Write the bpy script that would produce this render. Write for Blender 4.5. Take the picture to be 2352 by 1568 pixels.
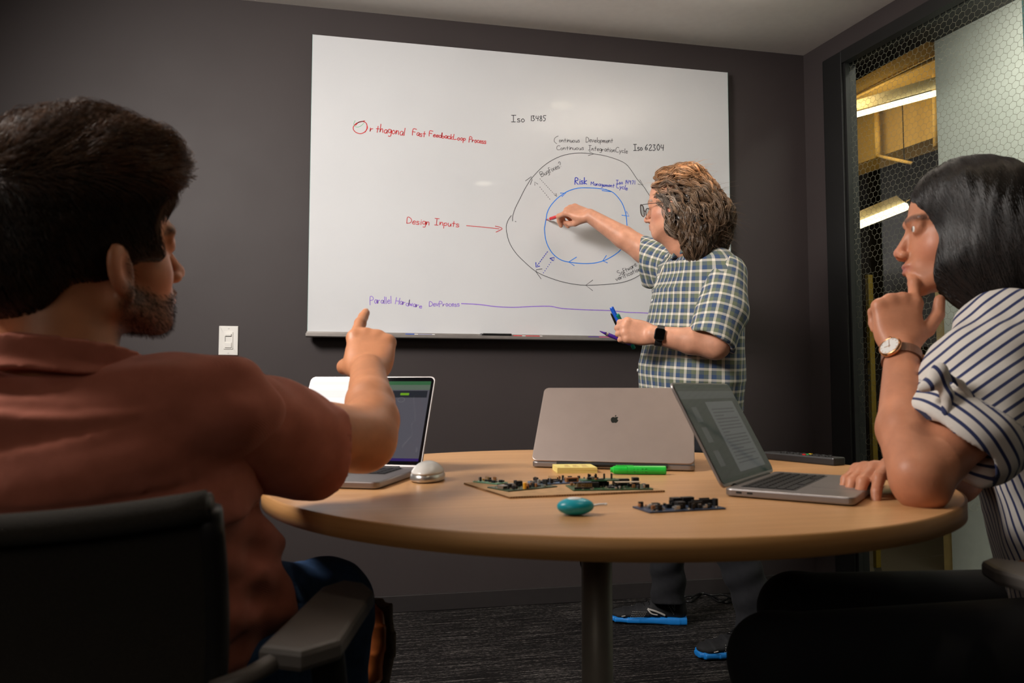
import bpy, bmesh, math, random
import numpy as np
from mathutils import Vector, Matrix

for _o in list(bpy.data.objects):
    bpy.data.objects.remove(_o, do_unlink=True)
SC = bpy.context.scene
COL = SC.collection
PI = math.pi
# ------------------------------------------------------------------ camera
FPX, YAW, PITCH, ROLL, CH = 1730.0, 0.20228, 0.06222, 0.00065, 0.8961
BD = 3.1148                       # distance of the back wall
CEIL = 2.463
TT = 0.737                        # table top height
_F = np.array([math.sin(YAW) * math.cos(PITCH), math.cos(YAW) * math.cos(PITCH), math.sin(PITCH)])
_R = np.array([math.cos(YAW), -math.sin(YAW), 0.0])
_U = np.cross(_R, _F)
_R, _U = math.cos(ROLL) * _R + math.sin(ROLL) * _U, -math.sin(ROLL) * _R + math.cos(ROLL) * _U
CAMP = np.array([0, 0, CH])
cam = bpy.data.cameras.new('camera')
cam.sensor_width = 36.0
cam.lens = FPX / 2352.0 * 36.0
cam.clip_start = 0.05
cam.clip_end = 60
cam.dof.use_dof = True
cam.dof.focus_distance = 2.75
cam.dof.aperture_fstop = 7.0
camo = bpy.data.objects.new('camera', cam)
COL.objects.link(camo)
camo.matrix_world = Matrix(((_R[0], _U[0], -_F[0], 0), (_R[1], _U[1], -_F[1], 0), (_R[2], _U[2], -_F[2], CH), (0, 0, 0, 1)))
SC.camera = camo
# ------------------------------------------------------------------ world, lights, exposure
SC.view_settings.view_transform = 'Standard'
SC.view_settings.look = 'None'
SC.view_settings.gamma = 1.0
SC.view_settings.use_curve_mapping = False
SC.view_settings.exposure = 0.0
w = bpy.data.worlds.new('world')
SC.world = w
w.use_nodes = True
w.node_tree.nodes['Background'].inputs[0].default_value = (0.9, 0.8, 0.65, 1)
w.node_tree.nodes['Background'].inputs[1].default_value = 0.002


def look(o, loc, tgt):
    o.location = loc
    o.rotation_euler = (Vector(tgt) - Vector(loc)).to_track_quat('-Z', 'Y').to_euler()


def area(name, loc, tgt, sx, sy, power, col, spread=180):
    l = bpy.data.lights.new(name, 'AREA')
    l.shape = 'RECTANGLE'
    l.size, l.size_y = sx, sy
    l.energy = power
    l.color = col
    l.spread = math.radians(spread)
    o = bpy.data.objects.new(name, l)
    COL.objects.link(o)
    look(o, loc, tgt)
    return o


area('softbox_light', (-1.22, 1.18, 2.24), (0.55, 2.55, 1.20), 0.8, 0.65, 44, (1.0, 0.94, 0.88), 125)
area('ceiling_fill_light', (1.30, 2.05, 2.0), (1.30, 2.045, 2.46), 0.3, 0.3, 10, (1.0, 0.93, 0.84), 110)  # unseen upward light, added to brighten the ceiling near the board

area('fill_softbox', (-1.25, -1.2, 1.75), (0.35, 1.4, 0.75), 1.2, 0.8, 3.8, (1.0, 0.88, 0.76), 150)


# ------------------------------------------------------------------ helpers
def at(x, y, Z):
    """world point seen at photo pixel (x, y) at depth Z in metres"""
    return CAMP + Z * (_F + _R * (x - 1176) / FPX - _U * (y - 784) / FPX)


def ray(x, y):
    return _F + _R * (x - 1176) / FPX - _U * (y - 784) / FPX


def on_z(x, y, z):
    d = ray(x, y)
    return CAMP + d * ((z - CH) / d[2])


def on_y(x, y, Y):
    d = ray(x, y)
    return CAMP + d * (Y / d[1])


def on_plane(x, y, p, n):
    d = ray(x, y)
    return CAMP + d * (np.dot(np.array(p) - CAMP, n) / np.dot(d, n))


def srgb(r, g, b):
    f = lambda c: (c / 255 / 12.92) if c / 255 <= 0.04045 else ((c / 255 + 0.055) / 1.055) ** 2.4
    return (f(r), f(g), f(b), 1.0)


class NT:
    """tiny node-tree writer"""

    def __init__(s, name):
        s.m = bpy.data.materials.new(name)
        s.m.use_nodes = True
        s.t = s.m.node_tree
        s.b = s.t.nodes['Principled BSDF']
        s.out = s.t.nodes['Material Output']

    def n(s, typ, **kw):
        nd = s.t.nodes.new(typ)
        for k, v in kw.items():
            if k.startswith('i_'):
                nd.inputs[k[2:].replace('_', ' ')].default_value = v
            else:
                setattr(nd, k, v)
        return nd

    def l(s, a, b):
        s.t.links.new(a, b)

    def val(s, x, sock):
        if hasattr(x, 'default_value') or hasattr(x, 'links'):
            s.l(x, sock)
        else:
            sock.default_value = x

    def math(s, op, a, b=0.0, c=None, clamp=False):
        nd = s.n('ShaderNodeMath', operation=op, use_clamp=clamp)
        s.val(a, nd.inputs[0])
        s.val(b, nd.inputs[1])
        if c is not None:
            s.val(c, nd.inputs[2])
        return nd.outputs[0]

    def mix(s, f, a, b, mode='MIX'):
        nd = s.n('ShaderNodeMix', data_type='RGBA', blend_type=mode)
        s.val(f, nd.inputs[0])
        s.val(a, nd.inputs[6])
        s.val(b, nd.inputs[7])
        return nd.outputs[2]

    def coord(s, what='Object', scale=None, rot=None):
        tc = s.n('ShaderNodeTexCoord')
        o = tc.outputs[what]
        if scale is not None or rot is not None:
            mp = s.n('ShaderNodeMapping')
            s.l(o, mp.inputs[0])
            if scale is not None:
                mp.inputs['Scale'].default_value = scale
            if rot is not None:
                mp.inputs['Rotation'].default_value = rot
            o = mp.outputs[0]
        return o

    def noise(s, vec, scale, detail=3, rough=0.5, dist=0.0):
        nd = s.n('ShaderNodeTexNoise')
        nd.inputs['Scale'].default_value = scale
        nd.inputs['Detail'].default_value = detail
        nd.inputs['Roughness'].default_value = rough
        nd.inputs['Distortion'].default_value = dist
        s.l(vec, nd.inputs['Vector'])
        return nd.outputs[0]

    def ramp(s, f, stops):
        nd = s.n('ShaderNodeValToRGB')
        el = nd.color_ramp.elements
        while len(el) < len(stops):
            el.new(0.5)
        for e, (p, c) in zip(el, stops):
            e.position = p
            e.color = c if len(c) == 4 else (*c, 1)
        s.l(f, nd.inputs[0])
        return nd.outputs[0]

    def bump(s, h, strength=0.3, dist=0.001):
        nd = s.n('ShaderNodeBump')
        nd.inputs['Strength'].default_value = strength
        nd.inputs['Distance'].default_value = dist
        s.l(h, nd.inputs['Height'])
        s.l(nd.outputs[0], s.b.inputs['Normal'])

    def set(s, **kw):
        names = dict(col='Base Color', rough='Roughness', metal='Metallic', spec='Specular IOR Level', sub='Subsurface Weight',
                     trans='Transmission Weight', coat='Coat Weight', sheen='Sheen Weight', ior='IOR', alpha='Alpha',
                     emit='Emission Color', estr='Emission Strength', crough='Coat Roughness')
        for k, v in kw.items():
            s.val(v, s.b.inputs[names[k]])
        return s


MATS = {}


def mat(name, col, rough=0.5, metal=0.0, noise=0.06, nscale=30, bump=0.0, bscale=200, **kw):
    """plain procedural material: colour with slight noise variation, optional fine bump"""
    if name in MATS:
        return MATS[name]
    m = NT(name)
    c = m.coord()
    nz = m.noise(c, nscale)
    c0 = tuple(max(0, v * (1 - noise)) for v in col[:3]) + (1,)
    c1 = tuple(min(1, v * (1 + noise)) for v in col[:3]) + (1,)
    m.set(col=m.ramp(nz, [(0.3, c0), (0.7, c1)]), rough=rough, metal=metal, **kw)
    if bump:
        m.bump(m.noise(c, bscale, 2), bump, 0.001)
    MATS[name] = m.m
    return m.m


def emit_mat(name, col, strength):
    m = NT(name)
    m.set(col=(0, 0, 0, 1), emit=col, estr=strength, rough=0.4)
    MATS[name] = m.m
    return m.m


def tag(o, label=None, cat=None, group=None, kind=None):
    for k, v in (('label', label), ('category', cat), ('group', group), ('kind', kind)):
        if v:
            o[k] = v
    return o


def empty(name, loc=(0, 0, 0), rz=0.0, parent=None):
    o = bpy.data.objects.new(name, None)
    COL.objects.link(o)
    o.location = loc
    o.rotation_euler = (0, 0, rz)
    o.empty_display_size = 0.05
    if parent:
        o.parent = parent
    return o


def obj(name, me, m=None, parent=None, loc=None, smooth=False):
    o = bpy.data.objects.new(name, me)
    COL.objects.link(o)
    if m is not None and len(me.materials) == 0:
        me.materials.append(m)
    if parent is not None:
        o.parent = parent
    if loc is not None:
        o.location = loc
    if smooth:
        me.polygons.foreach_set('use_smooth', [True] * len(me.polygons))
    return o


def npmesh(name, V, Fq, smooth=True):
    """fast mesh from numpy arrays; Fq (n,3) or (n,4)"""
    V = np.asarray(V, np.float32)
    Fq = np.asarray(Fq, np.int32)
    me = bpy.data.meshes.new(name)
    me.vertices.add(len(V))
    me.vertices.foreach_set('co', V.ravel())
    k = Fq.shape[1]
    me.loops.add(Fq.size)
    me.loops.foreach_set('vertex_index', Fq.ravel())
    me.polygons.add(len(Fq))
    me.polygons.foreach_set('loop_start', np.arange(0, Fq.size, k, dtype=np.int32))
    me.polygons.foreach_set('loop_total', np.full(len(Fq), k, np.int32))
    me.polygons.foreach_set('use_smooth', np.full(len(Fq), smooth, bool))
    me.update(calc_edges=True)
    me.validate()
    return me


def bmo(name, bm, m=None, parent=None, loc=None, smooth=False):
    me = bpy.data.meshes.new(name)
    bm.normal_update()
    bm.to_mesh(me)
    bm.free()
    return obj(name, me, m, parent, loc, smooth)


def box_bm(lo, hi, bev=0.0, seg=2, bm=None, M=None):
    own = bmesh.new()
    r = bmesh.ops.create_cube(own, size=1)
    for v in own.verts:
        v.co = Vector([lo[i] + (hi[i] - lo[i]) * (v.co[i] + 0.5) for i in range(3)])
    if bev:
        bmesh.ops.bevel(own, geom=list(own.edges), offset=bev, segments=seg, profile=0.5, affect='EDGES')
    if M is not None:
        own.transform(M)
    if bm is None:
        return own
    me = bpy.data.meshes.new('tmp')
    own.to_mesh(me)
    own.free()
    bm.from_mesh(me)
    bpy.data.meshes.remove(me)
    return bm


def box(name, lo, hi, m, parent=None, bev=0.0, seg=2, loc=None, smooth=False):
    return bmo(name, box_bm(lo, hi, bev, seg), m, parent, loc, smooth)


def prism(pts, z0, z1, bev=0.0, seg=2):
    """outline pts (x, y) extruded in z"""
    bm = bmesh.new()
    vs = [bm.verts.new((p[0], p[1], z0)) for p in pts]
    f = bm.faces.new(vs)
    r = bmesh.ops.extrude_face_region(bm, geom=[f])
    for v in r['geom']:
        if isinstance(v, bmesh.types.BMVert):
            v.co.z = z1
    bmesh.ops.recalc_face_normals(bm, faces=bm.faces[:])
    if bev:
        e = [e for e in bm.edges if abs(e.verts[0].co.z - e.verts[1].co.z) < 1e-6]
        bmesh.ops.bevel(bm, geom=e, offset=bev, segments=seg, profile=0.5, affect='EDGES')
    return bm


def rrect(w, h, r, n=5, cx=0, cy=0):
    P = []
    for sx, sy, a0 in ((1, 1, 0), (-1, 1, 90), (-1, -1, 180), (1, -1, 270)):
        for i in range(n + 1):
            a = math.radians(a0 + 90 * i / n)
            P.append((cx + sx * (w / 2 - r) + r * math.cos(a), cy + sy * (h / 2 - r) + r * math.sin(a)))
    return P


def tube_vf(path, radii, n=8, closed=False, cap=True):
    P = np.asarray(path, float)
    m = len(P)
    if np.isscalar(radii):
        radii = [radii] * m
    T = np.gradient(P, axis=0)
    T /= np.linalg.norm(T, axis=1)[:, None] + 1e-12
    up = np.array([0, 0, 1.0]) if abs(T[0][2]) < 0.9 else np.array([1.0, 0, 0])
    V = []
    a = np.cross(T[0], up)
    a /= np.linalg.norm(a)
    for i in range(m):
        a = a - T[i] * np.dot(a, T[i])
        a /= np.linalg.norm(a) + 1e-12
        b = np.cross(T[i], a)
        for k in range(n):
            t = 2 * PI * k / n
            V.append(P[i] + radii[i] * (a * math.cos(t) + b * math.sin(t)))
    Fc = []
    for i in range(m - 1 + (1 if closed else 0)):
        for k in range(n):
            i2 = (i + 1) % m
            Fc.append((i * n + k, i * n + (k + 1) % n, i2 * n + (k + 1) % n, i2 * n + k))
    caps = []
    if cap and not closed:
        caps = [tuple(range(n - 1, -1, -1)), tuple((m - 1) * n + k for k in range(n))]
    return V, Fc, caps


def tube(name, path, radii, m, parent=None, n=8, closed=False, smooth=True):
    V, Fc, caps = tube_vf(path, radii, n, closed)
    me = bpy.data.meshes.new(name)
    me.from_pydata([tuple(v) for v in V], [], Fc + caps)
    me.update()
    return obj(name, me, m, parent, None, smooth)


def tube_bm(bm, path, radii, n=8, closed=False):
    V, Fc, caps = tube_vf(path, radii, n, closed)
    vs = [bm.verts.new(v) for v in V]
    for f in Fc + caps:
        bm.faces.new([vs[i] for i in f])


def lathe_bm(prof, n=24, bm=None, M=None, smooth=True):
    """profile (r, z) list turned about z"""
    own = bmesh.new() if bm is None else bm
    rings = []
    for r, z in prof:
        if r < 1e-6:
            co = Vector((0, 0, z))
            rings.append([own.verts.new(M @ co if M else co)])
        else:
            ring = []
            for k in range(n):
                a = 2 * PI * k / n
                co = Vector((r * math.cos(a), r * math.sin(a), z))
                ring.append(own.verts.new(M @ co if M else co))
            rings.append(ring)
    for a, b in zip(rings, rings[1:]):
        for k in range(n):
            k2 = (k + 1) % n
            if len(a) == 1 and len(b) == 1:
                continue
            if len(a) == 1:
                own.faces.new((a[0], b[k2], b[k]))
            elif len(b) == 1:
                own.faces.new((a[k], a[k2], b[0]))
            else:
                own.faces.new((a[k], a[k2], b[k2], b[k]))
    return own


def frame_M(origin, x, z):
    """matrix with local x along x and local z along z (approx)"""
    z = Vector(z).normalized()
    x = Vector(x)
    x = (x - z * x.dot(z)).normalized()
    y = z.cross(x)
    o = Vector(origin)
    return Matrix(((x[0], y[0], z[0], o[0]), (x[1], y[1], z[1], o[1]), (x[2], y[2], z[2], o[2]), (0, 0, 0, 1)))


def catmull(P, k=6, closed=False):
    P = np.asarray(P, float)
    n = len(P)
    out = []
    for i in range(n if closed else n - 1):
        g = (lambda j: P[j % n]) if closed else (lambda j: P[min(max(j, 0), n - 1)])
        p0, p1, p2, p3 = g(i - 1), g(i), g(i + 1), g(i + 2)
        for s in range(k):
            t = s / k
            out.append(0.5 * (2 * p1 + (p2 - p0) * t + (2 * p0 - 5 * p1 + 4 * p2 - p3) * t * t + (3 * p1 - p0 - 3 * p2 + p3) * t ** 3))
    if not closed:
        out.append(P[-1])
    return np.array(out)


# ------------------------------------------------------------------ implicit surfaces
f32 = np.float32


def _v(a):
    return np.asarray(a, f32)


class SDF:
    """smooth-union body of tapered capsules, ellipsoids and lofts, meshed with sparse surface nets"""

    def __init__(s):
        s.ops = []
        s.disp = None

    def op(s, fn, lo, hi, k, mode='add'):
        s.ops.append((fn, _v(lo), _v(hi), k, mode))
        return s

    def cap(s, a, b, ra, rb, k=0.01, mode='add', flat=None, fn=1.0):
        """tapered capsule; flat=(dir, factor) squashes the cross-section along dir"""
        a, b = _v(a), _v(b)
        ab = b - a
        L2 = float(ab @ ab) + 1e-12
        if flat is not None:
            fd = _v(flat[0])
            fd = fd / np.linalg.norm(fd)
            ff = 1.0 / flat[1] - 1.0
        m = max(ra, rb)

        def f(P):
            ap = P - a
            t = np.clip((ap @ ab) / L2, 0, 1)
            q = ap - t[:, None] * ab
            if flat is not None:
                q = q + (q @ fd * ff)[:, None] * fd
            return np.sqrt((q * q).sum(1)) - (ra + (rb - ra) * t)
        return s.op(f, np.minimum(a, b) - m, np.maximum(a, b) + m, k, mode)

    def chain(s, pts, radii, k=0.01, mode='add', flat=None):
        for i in range(len(pts) - 1):
            s.cap(pts[i], pts[i + 1], radii[i], radii[i + 1], k, mode, flat)
        return s

    def ell(s, c, r, R=None, k=0.01, mode='add'):
        c, r = _v(c), _v(r)
        Rm = None if R is None else _v(R)
        m = float(r.max())

        def f(P):
            q = P - c
            if Rm is not None:
                q = q @ Rm
            k0 = np.sqrt(((q / r) ** 2).sum(1))
            k1 = np.sqrt(((q / (r * r)) ** 2).sum(1)) + 1e-9
            return k0 * (k0 - 1.0) / k1
        return s.op(f, c - m, c + m, k, mode)

    def box(s, c, h, R=None, rad=0.002, k=0.003, mode='add'):
        c, h = _v(c), _v(h)
        Rm = None if R is None else _v(R)
        m = float(np.linalg.norm(h))

        def f(P):
            q = P - c
            if Rm is not None:
                q = q @ Rm
            d = np.abs(q) - (h - rad)
            return np.sqrt((np.maximum(d, 0) ** 2).sum(1)) + np.minimum(d.max(1), 0) - rad
        return s.op(f, c - m, c + m, k, mode)

    def loft(s, st, k=0.02, mode='add', pw=2.0, inset=0.0):
        """stations (point, xdir, ydir, rx, ry) - elliptical sections joined along the spine"""
        S = [(_v(p), _v(x) / np.linalg.norm(x), _v(y) / np.linalg.norm(y), rx - inset, ry - inset) for p, x, y, rx, ry in st]
        pts = np.array([q[0] for q in S])
        m = max(max(q[3], q[4]) for q in S)
        lo, hi = pts.min(0) - m, pts.max(0) + m

        def f(P):
            best = np.full(len(P), 9.0, f32)
            n = len(S)
            for i in range(n - 1):
                p0, x0, y0, a0, b0 = S[i]
                p1, x1, y1, a1, b1 = S[i + 1]
                ax = p1 - p0
                L = float(np.linalg.norm(ax))
                axn = ax / L
                t = ((P - p0) @ axn) / L
                tc = np.clip(t, 0, 1)
                ts = tc * tc * (3 - 2 * tc) * 0.5 + tc * 0.5
                q = P - (p0 + tc[:, None] * ax)
                X = x0 + ts[:, None] * (x1 - x0)
                Y = y0 + ts[:, None] * (y1 - y0)
                rx = a0 + (a1 - a0) * ts
                ry = b0 + (b1 - b0) * ts
                u = np.abs((q * X).sum(1)) / rx
                v = np.abs((q * Y).sum(1)) / ry
                kk = (u ** pw + v ** pw) ** (1.0 / pw) + 1e-6
                rr = np.sqrt((q * q).sum(1)) + 1e-9
                ext = np.where(t > 1, 0.022 if i < n - 2 else 0.0, 0.022 if i > 0 else 0.0)
                out = np.maximum(np.abs(t - tc) * L - ext, 0)
                d2 = (kk - 1) * np.minimum(np.maximum(rr / kk, np.minimum(rx, ry) * 0.6), np.maximum(rx, ry))
                d = np.where(out > 0, np.sqrt(np.maximum(d2, 0) ** 2 + out ** 2) + np.minimum(np.maximum(d2, -out), 0) * 0, d2)
                d = np.where((out > 0) & (d2 < 0), out, d)
                best = np.minimum(best, d)
            return best
        return s.op(f, lo, hi, k, mode)

    def plane(s, p, n, mode='cut', k=0.002):
        """remove everything on the side n points to"""
        p, n = _v(p), _v(n)
        n = n / np.linalg.norm(n)
        s.ops.append((lambda P: (P - p) @ n, None, None, k, 'inter'))
        return s

    def eval(s, P, cen=None, rad=0.0):
        """P (nb, m, 3)"""
        P = np.asarray(P, f32)
        one = P.ndim == 2
        if one:
            P = P[:, None, :]
        nb, m, _ = P.shape
        if cen is None:
            cen = P[:, 0, :]
        D = np.full((nb, m), 0.3, f32)
        for fn, lo, hi, k, mode in s.ops:
            if lo is None:
                mask = np.ones(nb, bool)
            else:
                e = k + rad + 0.02
                mask = ((cen > lo - e) & (cen < hi + e)).all(1)
            if not mask.any():
                continue
            idx = np.nonzero(mask)[0]
            d = fn(P[idx].reshape(-1, 3)).reshape(len(idx), m).astype(f32)
            a = D[idx]
            kk = max(k, 1e-5)
            if mode == 'add':
                h = np.clip(0.5 + 0.5 * (d - a) / kk, 0, 1)
                D[idx] = a * h + d * (1 - h) - kk * h * (1 - h)
            elif mode == 'sub':
                d = -d
                h = np.clip(0.5 - 0.5 * (d - a) / kk, 0, 1)
                D[idx] = a * h + d * (1 - h) + kk * h * (1 - h)
            else:
                h = np.clip(0.5 - 0.5 * (d - a) / kk, 0, 1)
                D[idx] = a * h + d * (1 - h) + kk * h * (1 - h)
        if s.disp is not None:
            D = D + s.disp(P.reshape(-1, 3)).reshape(nb, m).astype(f32)
        return D[:, 0] if one else D

    def bounds(s):
        lo = np.min([o[1] for o in s.ops if o[1] is not None and o[4] == 'add'], 0)
        hi = np.max([o[2] for o in s.ops if o[2] is not None and o[4] == 'add'], 0)
        return lo, hi

    def mesh(s, vox=0.004, clip=None):
        lo, hi = s.bounds()
        if clip is not None:
            lo = np.maximum(lo, _v(clip[0]))
            hi = np.minimum(hi, _v(clip[1]))
        B = 8
        bs = B * vox
        lo = lo - 2 * vox
        nbk = np.ceil((hi + 2 * vox - lo) / bs).astype(int) + 1
        g = np.stack(np.meshgrid(*[np.arange(n) for n in nbk], indexing='ij'), -1).reshape(-1, 3)
        cen = lo + (g + 0.5) * bs
        d = np.concatenate([s.eval(c[:, None, :], c, 0.0)[:, 0] for c in np.array_split(cen, max(1, len(cen) // 60000))])
        g = g[np.abs(d) < bs * 0.87 * 1.35 + 0.006]
        if len(g) == 0:
            return np.zeros((0, 3)), np.zeros((0, 4), int)
        r = np.arange(B + 1)
        off = np.stack(np.meshgrid(r, r, r, indexing='ij'), -1).reshape(-1, 3)
        keys, pos, quads = [], [], []
        o8 = np.stack(np.meshgrid([0, 1], [0, 1], [0, 1], indexing='ij'), -1).reshape(-1, 3)
        edges = [(a, b) for a in range(8) for b in range(a + 1, 8) if np.abs(o8[a] - o8[b]).sum() == 1]
        BIG = 1 << 14
        key = lambda c: (c[..., 0].astype(np.int64) * BIG + c[..., 1]) * BIG + c[..., 2]
        for gg in np.array_split(g, max(1, len(g) // 1500)):
            base = gg * B
            P = (lo + (base[:, None, :] + off[None]) * vox).astype(f32)
            D = s.eval(P, lo + (gg + 0.5) * bs, bs * 0.9).reshape(len(gg), B + 1, B + 1, B + 1)
            C = np.stack([D[:, o[0]:o[0] + B, o[1]:o[1] + B, o[2]:o[2] + B] for o in o8], -1)
            neg = C < 0
            act = neg.any(-1) & ~neg.all(-1)
            bi, i, j, k = np.nonzero(act)
            c8 = C[bi, i, j, k]
            acc = np.zeros((len(bi), 3))
            cnt = np.zeros(len(bi))
            for a, b in edges:
                da, db = c8[:, a], c8[:, b]
                x = (da < 0) != (db < 0)
                t = np.where(x, da / np.where(x, da - db, 1), 0)
                p = o8[a] + t[:, None] * (o8[b] - o8[a])
                acc += np.where(x[:, None], p, 0)
                cnt += x
            cell = base[bi] + np.stack([i, j, k], -1)
            pos.append(lo + (cell + acc / cnt[:, None]) * vox)
            keys.append(key(cell))
            for ax in range(3):
                u, v = (ax + 1) % 3, (ax + 2) % 3
                A = D[:, :B, :B, :B]
                sl = [slice(0, B)] * 3
                sl[ax] = slice(1, B + 1)
                Bv = D[:, sl[0], sl[1], sl[2]]
                bi, i, j, k = np.nonzero((A < 0) != (Bv < 0))
                c = base[bi] + np.stack([i, j, k], -1)
                du = np.zeros(3, int)
                du[u] = 1
                dv = np.zeros(3, int)
                dv[v] = 1
                q = np.stack([key(c), key(c - du), key(c - du - dv), key(c - dv)], -1)
                fl = (A < 0)[bi, i, j, k]
                q[~fl] = q[~fl][:, ::-1]
                quads.append(q)
        keys = np.concatenate(keys)
        pos = np.concatenate(pos)
        q = np.concatenate(quads)
        o = np.argsort(keys)
        ks = keys[o]
        ix = np.clip(np.searchsorted(ks, q), 0, len(ks) - 1)
        ok = (ks[ix] == q).all(1)
        q = o[ix[ok]]
        used = np.zeros(len(pos), bool)
        used[q] = True
        re = np.cumsum(used) - 1
        return pos[used], re[q]

    def build(s, name, m, parent=None, vox=0.004, clip=None, attrs=None, smooth=0):
        V, Q = s.mesh(vox, clip)
        if smooth:
            n = len(V)
            e = np.concatenate([Q[:, [0, 1]], Q[:, [1, 2]], Q[:, [2, 3]], Q[:, [3, 0]]])
            e = np.concatenate([e, e[:, ::-1]])
            cnt = np.bincount(e[:, 0], minlength=n)[:, None]
            for it in range(smooth):
                A = np.stack([np.bincount(e[:, 0], V[e[:, 1], k], minlength=n) for k in range(3)], 1) / cnt
                V = V + (A - V) * (0.6 if it % 2 == 0 else -0.5 if smooth > 20 else 0.6)
        me = npmesh(name, V, Q)
        if attrs:
            for an, fn in attrs.items():
                set_attr(me, an, fn(V.astype(f32)))
        return obj(name, me, m, parent)

    def grad(s, P, e=0.002):
        G = np.zeros_like(P)
        for i in range(3):
            d = np.zeros(3, f32)
            d[i] = e
            G[:, i] = s.eval(P + d) - s.eval(P - d)
        return G / (np.linalg.norm(G, axis=1)[:, None] + 1e-9)


def set_attr(me, name, A):
    A = np.asarray(A, f32)
    if A.ndim == 1:
        at_ = me.attributes.new(name, 'FLOAT', 'POINT')
        at_.data.foreach_set('value', A)
    else:
        at_ = me.attributes.new(name, 'FLOAT_VECTOR', 'POINT')
        at_.data.foreach_set('vector', np.ascontiguousarray(A[:, :3]).ravel())


def vnoise(P, s, seed=0.0):
    """cheap smooth noise, about -1..1"""
    x, y, z = (P * s).T + seed
    return (np.sin(x * 1.7 + 1.3 * np.sin(y * 1.1 + seed) + z) * np.sin(y * 1.9 + 1.1 * np.sin(z * 1.3 + 2 * seed) - x * 0.7)
            + np.sin(z * 2.1 + 1.2 * np.sin(x * 1.5) + y * 0.6 + seed)) * 0.5


def local(P, M):
    """world points to the local coordinates of a 4x4 numpy frame"""
    return (P - M[:3, 3]) @ M[:3, :3]


def frame(o, x, y=None, z=None):
    """orthonormal 4x4 from origin and two axes (first given is exact)"""
    o = np.asarray(o, float)
    if y is None:
        a, b = np.asarray(z, float), np.asarray(x, float)
        a = a / np.linalg.norm(a)
        b = b - a * (a @ b)
        b /= np.linalg.norm(b)
        M = np.eye(4)
        M[:3, 0], M[:3, 2], M[:3, 1] = b, a, np.cross(a, b)
    else:
        a, b = np.asarray(y, float), np.asarray(z, float)
        a = a / np.linalg.norm(a)
        b = b - a * (a @ b)
        b /= np.linalg.norm(b)
        M = np.eye(4)
        M[:3, 1], M[:3, 2], M[:3, 0] = a, b, np.cross(a, b)
    M[:3, 3] = o
    return M


def strands(name, paths, r0, m, parent=None, col=None, n=3, taper=True):
    """paths (N, S, 3) -> thin tapering tubes in one mesh"""
    P = np.asarray(paths, float)
    N, S, _ = P.shape
    T = np.gradient(P, axis=1)
    T /= np.linalg.norm(T, axis=2)[..., None] + 1e-12
    ref = np.tile(np.array([0.31, 0.53, 0.79]), (N, S, 1))
    a = np.cross(T, ref)
    a /= np.linalg.norm(a, axis=2)[..., None] + 1e-12
    b = np.cross(T, a)
    tp = np.linspace(0, 1, S)
    rad = (r0 if not np.isscalar(r0) else np.full(N, r0))[:, None] * (1 - 0.85 * tp[None] ** 2 if taper else np.ones(S)[None])
    ang = np.arange(n) * 2 * PI / n
    V = P[:, :, None, :] + rad[:, :, None, None] * (a[:, :, None, :] * np.cos(ang)[None, None, :, None] + b[:, :, None, :] * np.sin(ang)[None, None, :, None])
    V = V.reshape(-1, 3)
    i = np.arange(N)[:, None, None] * S * n + np.arange(S - 1)[None, :, None] * n
    k = np.arange(n)[None, None, :]
    k2 = (k + 1) % n
    Q = np.stack([i + k, i + k2, i + n + k2, i + n + k], -1).reshape(-1, 4)
    me = npmesh(name, V, Q)
    if col is not None:
        set_attr(me, 'tint', np.repeat(np.asarray(col, float), S * n, axis=0))
    return obj(name, me, m, parent)


def flow(sdf, roots, flowfn, nseg, step, off=0.002, wave=None):
    """grow paths that hug an implicit surface; flowfn(P, i, G) gives the wish direction"""
    P = np.asarray(roots, f32).copy()
    out = [P.copy()]
    for i in range(nseg):
        G = sdf.grad(P)
        W = flowfn(P, i, G)
        W = W - G * (W * G).sum(1)[:, None]
        W /= np.linalg.norm(W, axis=1)[:, None] + 1e-6
        P = P + W * (step if np.isscalar(step) else step[:, None])
        d = sdf.eval(P)
        o = off if np.isscalar(off) else off
        P = P - G * np.clip(d - o, -0.01, 0.01)[:, None]
        out.append(P.copy())
    A = np.stack(out, 1).astype(float)
    if wave is not None:
        A = wave(A)
    return A
# ------------------------------------------------------------------ room
def wall_paint():
    m = NT('dark_wall_paint')
    c = m.coord()
    m.set(col=m.ramp(m.noise(c, 1.3, 4), [(0.3, (0.043, 0.034, 0.034, 1)), (0.7, (0.049, 0.039, 0.039, 1))]),
          rough=m.ramp(m.noise(c, 6, 3), [(0.3, (0.56, 0.56, 0.56, 1)), (0.7, (0.59, 0.59, 0.59, 1))]), spec=0.35)
    m.bump(m.noise(c, 260, 2), 0.12, 0.0008)
    return m.m


M_WALL = wall_paint()
MATS['wall'] = M_WALL
M_BLACKF = mat('black_frame_metal', (0.005, 0.005, 0.005, 1), 0.5)
M_CEIL = mat('ceiling_plaster', (0.84, 0.80, 0.75, 1), 0.9, noise=0.02, bump=0.1, bscale=90)
M_BASE = mat('rubber_baseboard', (0.030, 0.026, 0.026, 1), 0.42)


def carpet():
    m = NT('carpet_tile')
    c = m.coord('Object', (4, 140, 4))
    n1 = m.noise(c, 1.0, 4, 0.7)
    c2 = m.coord('Object', (60, 420, 60))
    n2 = m.noise(c2, 1.0, 2, 0.8)
    f = m.math('MULTIPLY', n1, n2)
    col = m.ramp(f, [(0.20, (0.008, 0.007, 0.007, 1)), (0.29, (0.018, 0.016, 0.016, 1)), (0.37, (0.22, 0.20, 0.19, 1))])
    m.set(col=col, rough=0.95, spec=0.1)
    m.bump(n2, 0.8, 0.004)
    return m.m


def struct(o):
    o['kind'] = 'structure'
    return o


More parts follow.
